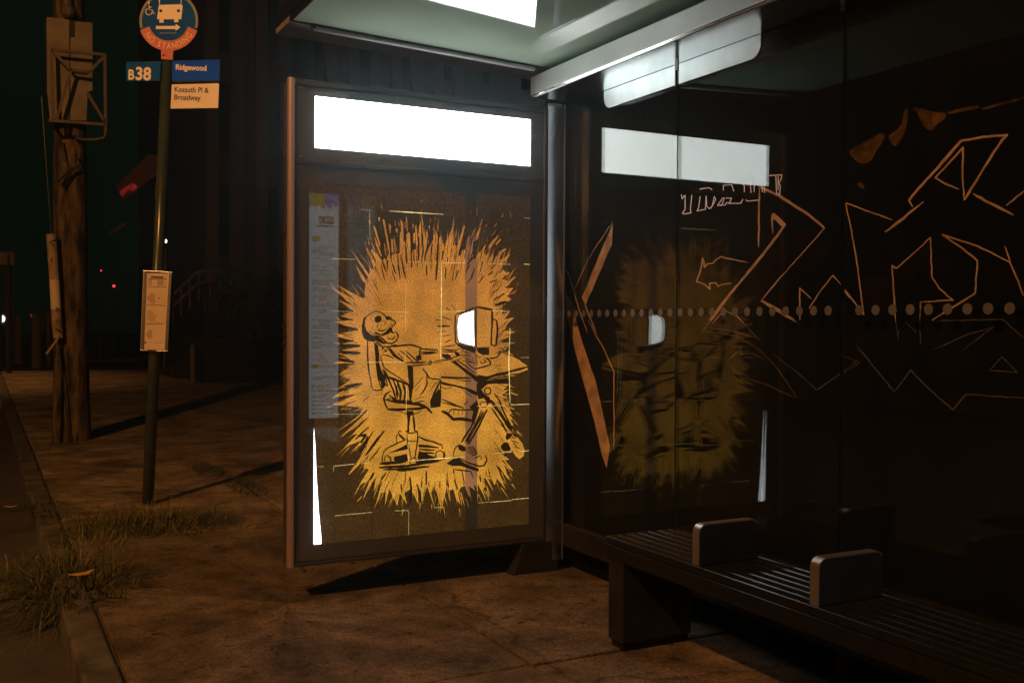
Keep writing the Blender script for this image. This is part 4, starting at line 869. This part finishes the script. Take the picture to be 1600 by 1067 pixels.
pk = MB(); pk.prism([sp(*z5(x, y), .0032) for x, y in ((282, -60), (460, -60), (462, 40), (280, 46))], -nrm*.0008)
for cx in (287, 443): pk.prism([sp(*z5(cx+14*cos(2*pi*k/14), 98+14*sin(2*pi*k/14)), .0032) for k in range(14)], -nrm*.0008)
pk.build('bus_symbol_openings', M['sign_blue'], disc)
wc = MB(); wt = lambda l, r: wc.tube([sp(*z5(x, y), .003) for x, y in l], r, 6)
wt([(185, 48), (188, 90), (212, 92), (228, 126), (238, 122)], .0045); wt([(186, 66), (210, 68)], .004)
wt([(172, 78), (158, 92), (156, 112), (168, 132), (188, 136), (206, 124), (212, 108)], .004); wc.ball(sp(*z5(184, 32), .003), .010, 8, 6); wc.build('wheelchair_symbol', M['sign_white'], disc)
tl = MB()
for k, (a, b) in enumerate(((280, 300), (304, 322), (326, 334), (338, 372), (376, 425))): tl.prism([sp(*z5(x, y), .002) for x, y in ((a, 289), (b, 289), (b, 297), (a, 297))], -nrm*.0006)
tl.build('small_print', M['sign_rim'], disc)
# route plates
p1 = plate('route_plate', [(197, 97.5), (251, 96), (250, 126.5), (197, 127.5)], M['sign_blue']); wb = MB(); word(wb, 'B', 199.5, 124.3, 15.5, 9.3, bold=.035); word(wb, '38', 211, 124.6, 19.5, 24, bold=.045); wb.build('route_number', M['sign_white'], p1)
p2 = plate('direction_plate', [(269, 95.5), (344, 93.5), (342.5, 125.5), (268.5, 127)], M['sign_navy']); wb = MB(); word(wb, 'Ridgewood', 274, 109.2, 8.4, 48, bold=.045); wb.build('direction_lettering', M['sign_white'], p2)
p3 = plate('stop_name_plate', [(268.5, 132.5), (342, 130.6), (340.8, 169), (266.5, 170)], M['sign_white']); wb = MB(); word(wb, 'Kossuth Pl &', 272, 143.8, 8.2, 53.5, bold=.03); word(wb, 'Broadway', 271.5, 156, 8.2, 41.5, bold=.03); wb.build('stop_name_lettering', M['ink_black'], p3)
fp = MB(); fp.bar(sp(342.6, 126.2), sp(341.6, 131.5), .004, .004); fp.bar(sp(270, 128.6, -.004), sp(341, 127.2, -.004), .01, .003); fp.build('plate_bracket', M['dark_metal'], BS)
# timetable case
cz = lambda x, y: (195+x/7.11, 410+y/7.11)
def cp_(x, y, d=0.): return at_plane(*cz(x, y), b0+lean*1.4+nrm*(.075+d), nrm)
cs = MB(); cor = [(205, 92), (525, 108), (480, 990), (170, 972)]; cs.prism([cp_(*c, -.004) for c in cor], -nrm*.10); case2 = cs.build('timetable_case', M['dark_metal'], BS, bevel=.004)
for (a, b, c, d) in (((205, 92), (248, 120), (215, 965), (170, 972)), ((482, 125), (525, 108), (480, 990), (440, 975))):
    e_ = MB(); e_.prism([cp_(*p, 0) for p in (a, b, c, d)], -nrm*.012); e_.build('case_frame', M['alu'], case2, bevel=.003)
e_ = MB(); e_.prism([cp_(*p, .001) for p in ((203, 88), (527, 104), (525, 124), (400, 126), (360, 112), (204, 108))], -nrm*.02); e_.prism([cp_(*p, .001) for p in ((170, 970), (250, 974), (250, 982), (480, 980), (478, 993), (168, 980))], -nrm*.02); e_.build('case_cap', M['alu'], case2, bevel=.002)
sh_ = MB(); sh_.prism([cp_(*p, -.001) for p in ((248, 120), (482, 125), (440, 975), (215, 965))], -nrm*.002); sheet = sh_.build('timetable_sheet', M['paper'], case2)
ln_ = MB()
def tl_(x0, y0, x1, y1, t): ln_.prism([cp_(x0, y0, .0002), cp_(x1, y1, .0002), cp_(x1, y1+t, .0002), cp_(x0, y0+t, .0002)], -nrm*.0006)
tl_(290, 152, 430, 158, 18); tl_(262, 178, 470, 182, 8); tl_(255, 264, 462, 272, 5); tl_(240, 468, 455, 478, 6); tl_(235, 680, 440, 676, 6); tl_(330, 892, 430, 888, 3)
for k in range(5): tl_(262, 196+k*12, 300, 197+k*12, 4); tl_(360, 198+k*12, 430, 199+k*12, 4)
tl_(218, 880, 242, 884, 18); tl_(280, 882, 300, 884, 6); tl_(370, 392, 392, 394, 10); ln_.build('timetable_print', M['ink_black'], sheet)
st_ = MB()
for (cx, cy, rx, ry) in ((300, 400, 45, 55), (290, 595, 50, 60), (275, 800, 35, 50)):
    st_.prism([cp_(cx+rx*(1+.25*sin(3*a+cx))*cos(a), cy+ry*(1+.2*cos(2*a+cy))*sin(a), -.0004) for a in [2*pi*k/18 for k in range(18)]], -nrm*.0004)
pieces(st_, 'water_stain', M['paper_stain'], sheet)

# ------------------------------------------------------------------ utility pole with cabinet and cage
uy = 7.6; ub = Vector((-.385, uy, 0))
UP = thing('utility_pole', 'thick weathered timber utility pole carrying a caged cabinet', 'utility pole', tuple(ub))
rn = random.Random(5); tp = MB(); n_ = 20; zs = [i*.22 for i in range(-1, 42)]; o_ = 0
for i, z_ in enumerate(zs):
    r_ = .185-.006*z_+(.03 if z_ < .5 else 0)*(.5-z_ if z_ < .5 else 0)
    for k in range(n_):
        a = 2*pi*k/n_; rr = r_*(1+.035*sin(5*a+1)+.03*sin(9*a+z_*.3)+rn.uniform(-.012, .012)); tp.v.append(Vector((ub.x-.004*z_+rr*cos(a), uy+rr*sin(a), z_)))
for i in range(len(zs)-1):
    for k in range(n_): tp.f.append([i*n_+k, i*n_+(k+1)%n_, (i+1)*n_+(k+1)%n_, (i+1)*n_+k]); tp.m.append(0)
tp.build('trunk', M['wood_pole'], UP, smooth=True)
ug = MB(); ug.tube([at(88, 700, 1, uy-.2), at(90, 640, 1, uy-.2), at(91, 550, 1, uy-.2)], [.05, .045, .04], 10); ug.build('ground_wire_cover', M['wood_pole'], UP)
fy = uy-.30; u4 = lambda x, y: (50+x/4.447, y/4.447)
def up_(x, y, d=0.): return at(*u4(x, y), 1, fy+d)
cb = MB(); cb.prism([up_(*p) for p in ((102, 120), (260, 142), (420, 162), (420, 630), (385, 640), (380, 842), (125, 830), (105, 640))], (0, .26, 0)); cab = cb.build('cabinet', M['dark_metal'], UP)
for cor in ([(102, 120), (258, 140), (258, 836), (125, 828), (105, 635)], [(300, 262), (300, 152), (420, 160), (420, 628), (385, 640), (380, 840), (268, 836), (268, 262)]):
    d_ = MB(); d_.prism([up_(*p, -.012) for p in cor], (0, .0118, 0)); d_.build('cabinet_door', M['cabinet'], cab)
hh = MB(); hh.prism([up_(*p, -.03) for p in ((272, 485), (375, 498), (378, 520), (320, 512), (275, 502))], (0, .017, 0)); hh.build('cabinet_handle', M['ink_black'], cab)
cg_ = MB()
for a, b in (((135, 345), (512, 385)), ((135, 345), (150, 840)), ((505, 385), (510, 930)), ((120, 838), (510, 868)), ((140, 355), (270, 490)), ((505, 392), (400, 500)), ((270, 490), (170, 830)), ((385, 650), (505, 850)), ((265, 485), (400, 505))):
    cg_.bar(up_(*a, -.16), up_(*b, -.16), .03, .03)
for p in ((137, 345), (510, 388), (122, 840), (508, 868)): cg_.bar(up_(*p, -.145), up_(*p, .1), .025, .025)
cg_.build('cage', M['cage'], UP)
cd = MB(); cd.tube([up_(250, 125, .1), up_(250, 60, .1), up_(240, -60, .1)], .045, 10); cd.ball(up_(250, 85, .05), .075, 10, 6); cd.build('conduit', M['cage'], UP)
ch = MB(); ch.tube([up_(512, 870, -.15), up_(520, 910, -.15), up_(500, 960, -.15), up_(440, 972, -.1), up_(360, 972, -.05), up_(300, 960, .1)], .016, 8); ch.build('loose_cable', M['cage'], UP, smooth=True)
cw = MB(); cw.tube([at(93, 215, 1, uy-.25), at(100, 250, 1, uy-.26), at(112, 262, 1, uy-.27), at(90, 285, 1, uy-.25)], .012, 6); cw.tube([at(118, 240, 1, uy-.25), at(122, 255, 1, uy-.26), at(95, 290, 1, uy-.25)], .012, 6); cw.build('wire_loop', M['dark_metal'], UP, smooth=True)
# guy wire guard
gy = 7.35; gp = [at(80, 366, 1, gy), at(85, 437, 1, gy), at(87.5, 483, 1, gy), at(88.5, 503, 1, gy), at(91, 528, 1, gy)]
GG = thing('guy_wire_guard', 'pale stickered guard sleeve leaning beside the timber utility pole', 'guy wire', tuple(gp[-1]))
for k in range(4):
    m_ = MB(); m_.tube([gp[k], gp[k+1]], .052, 12); m_.build('sleeve', M['guard_pale'] if k == 1 else M['guard_grey'], GG, smooth=False)
gw = MB(); gw.tube([gp[0]+(gp[0]-gp[1])*3.0, gp[0]], .005, 6); gw.tube([gp[-1], Vector((gp[-1].x+.12, gy, -.02))], .008, 6); gw.build('wire', M['dark_metal'], GG)
gm_ = MB()
for k in range(14):
    t = rn.random(); p = gp[2].lerp(gp[4], t) if k < 9 else gp[0].lerp(gp[1], t); gm_.tube([p+Vector((rn.uniform(-.03, .03), -.053, 0)), p+Vector((rn.uniform(-.035, .035), -.055, rn.uniform(-.04, .04)))], .006, 5)
gm_.build('scribble', M['ink_black'], GG)
sk = MB(); a_, b_ = at(90, 529, 1, 7.3), at(72, 553, 1, 7.3); sk.bar(a_, b_, .045, .02); sk.build('loose_strap', M['guard_grey'], GG)

# ------------------------------------------------------------------ street background
BB = thing('brick_building', 'dark brick building with tall pilasters beyond the utility pole', 'building', (3.8, 22, 0))
wl = MB(); wl.box((3.75, 22, -.1), (16, 34, 14)); wall = wl.build('wall', M['brick'], BB)
for k in range(12):
    x_ = 3.8+k*.62; p = MB(); p.box((x_, 21.84, 1.6), (x_+.30, 22.0, 13.5)); p.build('pilaster', M['stone_trim'], BB)
co = MB(); co.box((3.6, 21.7, 13.5), (16.2, 22.0, 14.3)); co.build('cornice', M['stone_trim'], BB)
wd_ = MB()
for k in range(8):
    for j in range(4): wd_.box((4.16+k*1.24, 21.985, 3+j*2.6), (4.38+k*1.24, 21.999, 4.8+j*2.6))
pieces(wd_, 'window', M['window'], BB)
sr = MB()
for dz in (0, .28): sr.tube([at(262, 468, 1, 20.6)-Vector((0, 0, dz)), at(308, 425, 1, 20.6)-Vector((0, 0, dz)), at(345, 420, 1, 20.6)-Vector((0, 0, dz))], .035, 6)
for px_, py_ in ((270, 460), (283, 448), (296, 436), (310, 425), (328, 422), (344, 420)):
    p = at(px_, py_, 1, 20.6); sr.tube([p, p-Vector((0, 0, .7))], .02, 6)
sr.build('stoop_rail', M['post'], BB)
sp_ = MB(); p = at(268, 470, 1, 20.5)
for k in range(7): sp_.box((p.x+k*.28, 20.1, 0), (p.x+2.6, 21.99, .24*(k+1)))
sp_.build('stoop', M['concrete_box'], BB)
def bush(name, label, cen, rad, n, size, m, seed, cat='bush'):
    r = random.Random(seed); t = thing(name, label, cat, (cen[0], cen[1], 0)); b = MB()
    lumps = [(Vector((r.gauss(0, .45), r.gauss(0, .4), r.uniform(-.6, .8))), r.uniform(.3, .55)) for _ in range(14)]
    for k in range(n):
        c, rr = r.choice(lumps); d = Vector((r.gauss(0, 1), r.gauss(0, 1), r.gauss(0, 1))).normalized()*rr*r.uniform(.6, 1.05)
        p = Vector(cen)+Vector(((c.x+d.x)*rad[0], (c.y+d.y)*rad[1], (c.z+d.z)*rad[2])); a = Vector((r.gauss(0, 1), r.gauss(0, 1), r.gauss(0, 1))).normalized(); e = a.orthogonal().normalized(); s = size*r.uniform(.6, 1.4)
        b.add([p-a*s, p+e*s*.5, p+a*s, p-e*s*.5], [(0, 1, 2, 3)])
    b.build('foliage', m, t, fix=False)
    s_ = MB()
    for k in range(5): s_.tube([(cen[0]+r.uniform(-.2, .2), cen[1]+r.uniform(-.2, .2), 0), (cen[0]+r.uniform(-.6, .6)*rad[0], cen[1], cen[2])], [.04, .015], 6)
    s_.build('stem', M['wood_pole'], t)
bush('bush', 'dark overgrown bush in front of the brick building stoop', (4.6, 19.3, 1.5), (1.5, .8, 1.0), 2600, .07, M['leaf'], 4)
pb = MB(); pb.box((2.95, 17.9, 0), (6.2, 20.0, .82)); pb.box((2.9, 17.85, .82), (6.25, 20.05, .93)); tag(pb.build('planter', M['concrete_box'], None, bevel=.02), 'long black planter box under the dark bush', 'planter')
def post(px, py0, py1, y, r, m, name, label, cat='post', group=None):
    a, b = at(px, py0, 1, y), at(px, py1, 1, y); t = MB(); t.tube([(a.x, y, min(0, b.z)), (a.x, y, a.z-.02), (a.x, y, a.z)], [r, r, r*.7], 10)
    o = t.build(name, m, None); tag(o, label, cat, group); return o
post(301, 538, 602, 17.2, .05, M['post'], 'bollard', 'thin brownish post at the left end of the black planter')
post(14, 475, 533, 30, .10, M['red_post'], 'marker_post', 'red marker post far off at the left edge')
post(28, 494, 532, 30, .11, M['post'], 'marker_post', 'short dim post right of the far red marker post')
post(57, 490, 541, 27, .13, M['post'], 'marker_post', 'pale leaning post just left of the timber pole', )
post(75, 488, 530, 28, .08, M['post'], 'marker_post', 'dim post behind the guy wire guard')
# far signboard
SG = thing('street_sign', 'small square signboard on a dark post at the left edge', 'sign', (at(10, 585, 1, 24).x, 24, 0))
a = MB(); c0 = at(10, 404, 1, 24); a.box((c0.x-.17, 24, c0.z-.16), (c0.x+.17, 24.03, c0.z+.16)); a.build('board', M['post'], SG)
a = MB(); a.tube([(c0.x+.05, 24.05, 0), (c0.x+.05, 24.05, c0.z+.1)], .06, 8); a.build('post', M['dark_metal'], SG)
def lamp(px, py, y, r, m, name, label, cat, pole=True):
    c = at(px, py, 1, y); t = thing(name, label, cat, (c.x, y, 0)); b = MB(); b.ball(c, r, 12, 8); b.build('bulb', m, t, smooth=True)
    h = MB(); h.box((c.x-r*1.5, y+r*.6, c.z-r*1.6), (c.x+r*1.5, y+r*2.2, c.z+r*1.6)); 
    h.build('housing', M['dark_metal'], t)
    if pole: p = MB(); p.tube([(c.x, y+r*2.4, 0), (c.x, y+r*2.4, c.z)], .04, 6); p.build('post', M['dark_metal'], t)
lamp(258, 377, 21.5, .038, M['warm_lamp'], 'wall_lamp', 'small bright warm lamp right of the bus stop pole', 'lamp')
lamp(245, 250, 21.5, .028, M['orange_lamp'], 'wall_lamp', 'tiny orange lamp just left of the bus stop pole', 'lamp')
lamp(178, 447, 40, .055, M['red_lamp'], 'signal_light', 'red signal light between the timber pole and the bus stop pole', 'signal light')
lamp(51, 493, 32, .045, M['red_lamp'], 'signal_light', 'tiny red light above the pale leaning post', 'signal light')
lamp(1, 408, 30, .05, M['orange_lamp'], 'signal_light', 'orange light at the left edge beside the signboard', 'signal light')
lamp(2, 498, 32, .12, M['white_lamp'], 'head_lamp', 'blurred white light low at the left edge', 'lamp')
lamp(158, 423, 38, .03, M['red_lamp'], 'signal_light', 'faint upper red light right of the timber pole', 'signal light')
# slanting banner
BA = thing('banner', 'slanting weathered banner with red lettering hanging behind the bus stop pole', 'banner', tuple(at(215, 280, 1, 21)))
b_ = MB(); z2 = lambda x, y: (160+x/5.333, 220+y/5.333)
b_.prism([at(*z2(*p), 1, 21) for p in ((110, 380), (210, 290), (385, 110), (470, 130), (470, 270), (300, 400), (180, 495))], (0, .06, 0)); b_.build('cloth', M['banner'], BA)
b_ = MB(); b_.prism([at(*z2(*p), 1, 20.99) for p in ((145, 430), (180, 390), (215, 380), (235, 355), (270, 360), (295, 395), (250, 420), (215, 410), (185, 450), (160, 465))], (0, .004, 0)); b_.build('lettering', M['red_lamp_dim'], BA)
b_ = MB(); b_.tube([at(*z2(200, 690), 1, 21), at(*z2(60, 775), 1, 21)], .04, 6); tag(b_.build('awning_bar', M['post'], None), 'thin slanting bar below the slanting banner', 'bar')

# across the road: building, an added wall lamp, and a van added to block its light
OB = thing('brick_building', 'long brick building across the road from the shelter', 'building', (-13, 0, 0))
o1 = MB(); o1.box((-20, -34, -.1), (-13, 60, 11)); o1.build('wall', M['brick'], OB)
for k in range(24):
    yy = -30+k*3.6; p = MB(); p.box((-13.0, yy, 0), (-12.85, yy+.5, 10.6)); p.build('pilaster', M['stone_trim'], OB)
p = MB()
for k in range(24):
    for j in range(3): p.box((-13.0, -28.6+k*3.6, 1.4+j*3), (-12.985, -27.2+k*3.6, 3.4+j*3))
pieces(p, 'window', M['window'], OB)
WL = thing('wall_lamp', 'unseen sodium lamp added across the road to light the graffiti', 'lamp', (-12.8, -5, 4.5)); p = MB(); p.ball((-12.62, -5, 4.72), .16, 12, 8, 0, (1, 1, .6)); p.bar((-12.86, -5, 4.72), (-12.6, -5, 4.72), .05, .05); p.build('shade', M['dark_metal'], WL)
point('added_wall_light', (-12.4, -5, 4.58), LP2, parent=WL, radius=.05, spot=45, aim=(1.5, -1.3, 1.9))  # added light aimed at the upper graffiti
VN = thing('blocker_van', 'unseen dark van added to keep lamp light off the lower graffiti', 'van', (-3.7, -3.2, -.136)); zr = -.136  # added body, sized to cut the wall lamp off below the shadow line
p = MB(); prof = [(-6.6, .35), (-6.6, 1.1), (-6.5, 2.42), (-6.3, 2.51), (-1.6, 2.51), (-1.2, 2.36), (-.75, 1.3), (-.1, 1.1), (0, .7), (0, .35)]
p.prism([(-4.6, y, z+zr) for y, z in prof], (1.8, 0, 0)); vb = p.build('body', M['car_paint'], VN, bevel=.05)
for x_ in (-4.55, -2.95):
    for y_ in (-5.4, -1.0):
        q_ = MB(); q_.tube([(x_, y_, .33+zr), (x_+.2, y_, .33+zr)], .33, 20); wh = q_.build('wheel', M['tyre'], VN, bevel=.02)
        q_ = MB(); q_.tube([(x_-.006, y_, .33+zr), (x_+.206, y_, .33+zr)], .19, 16); q_.build('rim', M['alu'], wh)
for x_ in (-4.606, -2.796):
    q_ = MB()
    for ya_, yb_ in ((-2.7, -1.85), (-1.75, -1.15)): q_.box((x_-.003, ya_, 1.3+zr), (x_+.009, yb_, 1.95+zr))
    pieces(q_, 'window', M['window'], vb)

# ------------------------------------------------------------------ grass tufts and litter
def tuft(cx, cy, rx, ry, n, h, label, seed, green=.5, rot=0., flat=1.):
    r = random.Random(seed); b = MB()
    for k in range(n):
        a, d = r.uniform(0, 2*pi), math.sqrt(r.random())
        x_, y_ = rx*d*cos(a), ry*d*sin(a); x, y = cx+x_*cos(rot)-y_*sin(rot), cy+x_*sin(rot)+y_*cos(rot)
        out = Vector((cos(a+rot), sin(a+rot), 0)); dirv = (out*(.35+.8*d)+Vector((r.gauss(0, .7), r.gauss(0, .7), 0))+Vector((0, 0, r.uniform(.15, 1.4)*flat))).normalized()
        L = h*r.uniform(.5, 1.25); side = dirv.cross(Vector((0, 0, 1)));
        if side.length < .01: side = Vector((1, 0, 0))
        side = side.normalized()*r.uniform(.0018, .0042); p = Vector((x, y, -.015)); mi = 0 if r.random() < green else 1
        prev = [p-side, p+side]; o = len(b.v); pts = [p-side, p+side]; sg = 4
        for s in range(1, sg+1):
            t = s/sg; c = p+dirv*L*t-Vector((0, 0, L*(.25+.5*d)*t*t))+Vector((r.gauss(0, .004), r.gauss(0, .004), 0)); wd = side*(1-t*.95); pts += [c-wd, c+wd]
        b.add(pts, [(2*s, 2*s+1, 2*s+3, 2*s+2) for s in range(sg)], mi)
    tag(b.build('grass_tuft', [M['grass_green'], M['grass']], None, fix=False), label, 'grass', 'weeds in the pavement joints')
def gp_(px, py): p = at(px, py, 2, 0); return p.x, p.y
tuft(*gp_(235, 822), .52, .28, 1700, .38, 'broad dry grass tuft around the foot of the bus stop pole', 11, .45)
tuft(*gp_(110, 905), .31, .58, 1300, .33, 'largest shaggy grass tuft on the kerb in the foreground', 12, .62, .1)
tuft(*gp_(150, 850), .22, .35, 300, .26, 'grass tuft between the foreground clump and the bus stop pole', 13, .55)
tuft(*gp_(78, 795), .14, .4, 330, .20, 'low dark grass tuft at the kerb beyond the foreground clump', 14, .9)
tuft(*gp_(395, 822), .26, .07, 200, .13, 'small dry grass tuft in the joint between bus stop pole and lightbox', 15, .35)
tuft(*gp_(432, 802), .10, .18, 110, .11, 'little grass tuft close to the lightbox edge', 16, .4)
tuft(*gp_(330, 737), .11, .75, 900, .15, 'thin strip of weeds in the pavement joint beyond the bus stop pole', 17, 1., .05)
tuft(*gp_(385, 762), .12, .45, 800, .16, 'dark weeds in the pavement joint nearer the lightbox', 18, 1., 0)
tuft(*gp_(60, 700), .12, .8, 260, .14, 'dark weeds along the kerb left of the utility pole', 19, .9)
tuft(*gp_(320, 832), .35, .04, 130, .10, 'sparse grass along the joint right of the bus stop pole', 20, .4)
def leafy(px, py, s, a, m, name, label, z=.004):
    x, y = gp_(px, py); b = MB(); pts = [(1, 0), (.4, .35), (-.3, .4), (-1, .1), (-.5, -.3), (.3, -.35)]; ca, sa = cos(a), sin(a)
    b.prism([(x+s*(u*ca-v*sa), y+s*(u*sa+v*ca), z+.25*s*abs(u)+.012*(px % 3)) for u, v in pts], (0, 0, .003)); tag(b.build(name, m, None), label, 'leaf' if 'leaf' in name else 'litter')
leafy(128, 926, .07, .5, M['leaf_dry'], 'dry_leaf', 'curled dry leaf caught in the foreground grass clump', .06)
x_, y_ = gp_(17, 772)
leafy(17, 772, .05, .2, M['leaf_dry'], 'dry_leaf', 'dry leaf lying in the road at the left edge', -.125)
for i, (px, py, s) in enumerate(((238, 992, .022), (472, 893, .03), (545, 882, .03), (346, 878, .02), (425, 1025, .02), (484, 978, .018))):
    leafy(px, py, s, i*1.1, M['litter'], 'litter_scrap', ['dark scrap on the pavement near the kerb', 'dark scrap just in front of the lightbox corner', 'dark scrap on the ground below the lightbox edge', 'dark scrap on the pavement left of the lightbox', 'dark scrap at the bottom of the pavement', 'dark scrap in the middle of the front pavement'][i])

# ------------------------------------------------------------------ haze added for the glow round the lit panels
hz = MB(); hz.box((-62, -62, -1.6), (62, 132, 16)); m, nt, nd, ln = new_mat('night haze'); out = N(nt, 'ShaderNodeOutputMaterial'); pv_ = N(nt, 'ShaderNodeVolumePrincipled')
pv_.inputs['Density'].default_value = .0075; pv_.inputs['Anisotropy'].default_value = .88; pv_.inputs['Color'].default_value = (.72, .92, 1, 1); ln.new(pv_.outputs[0], out.inputs['Volume'])
ho = hz.build('haze', m); ho['kind'] = 'stuff'; ho['label'] = 'thin haze added to give a faint glow round the lit panels'; ho['category'] = 'haze'

# ------------------------------------------------------------------ render
vs = sc.view_settings; vs.view_transform = 'Standard'; vs.look = 'None'; vs.exposure = 0; vs.gamma = 1
sc.render.engine = 'CYCLES'; cy = sc.cycles
cy.use_denoising = True; cy.max_bounces = 8; cy.transparent_max_bounces = 24; cy.diffuse_bounces = 3; cy.glossy_bounces = 5; cy.sample_clamp_indirect = 4
cy.use_adaptive_sampling = True; cy.adaptive_threshold = .006
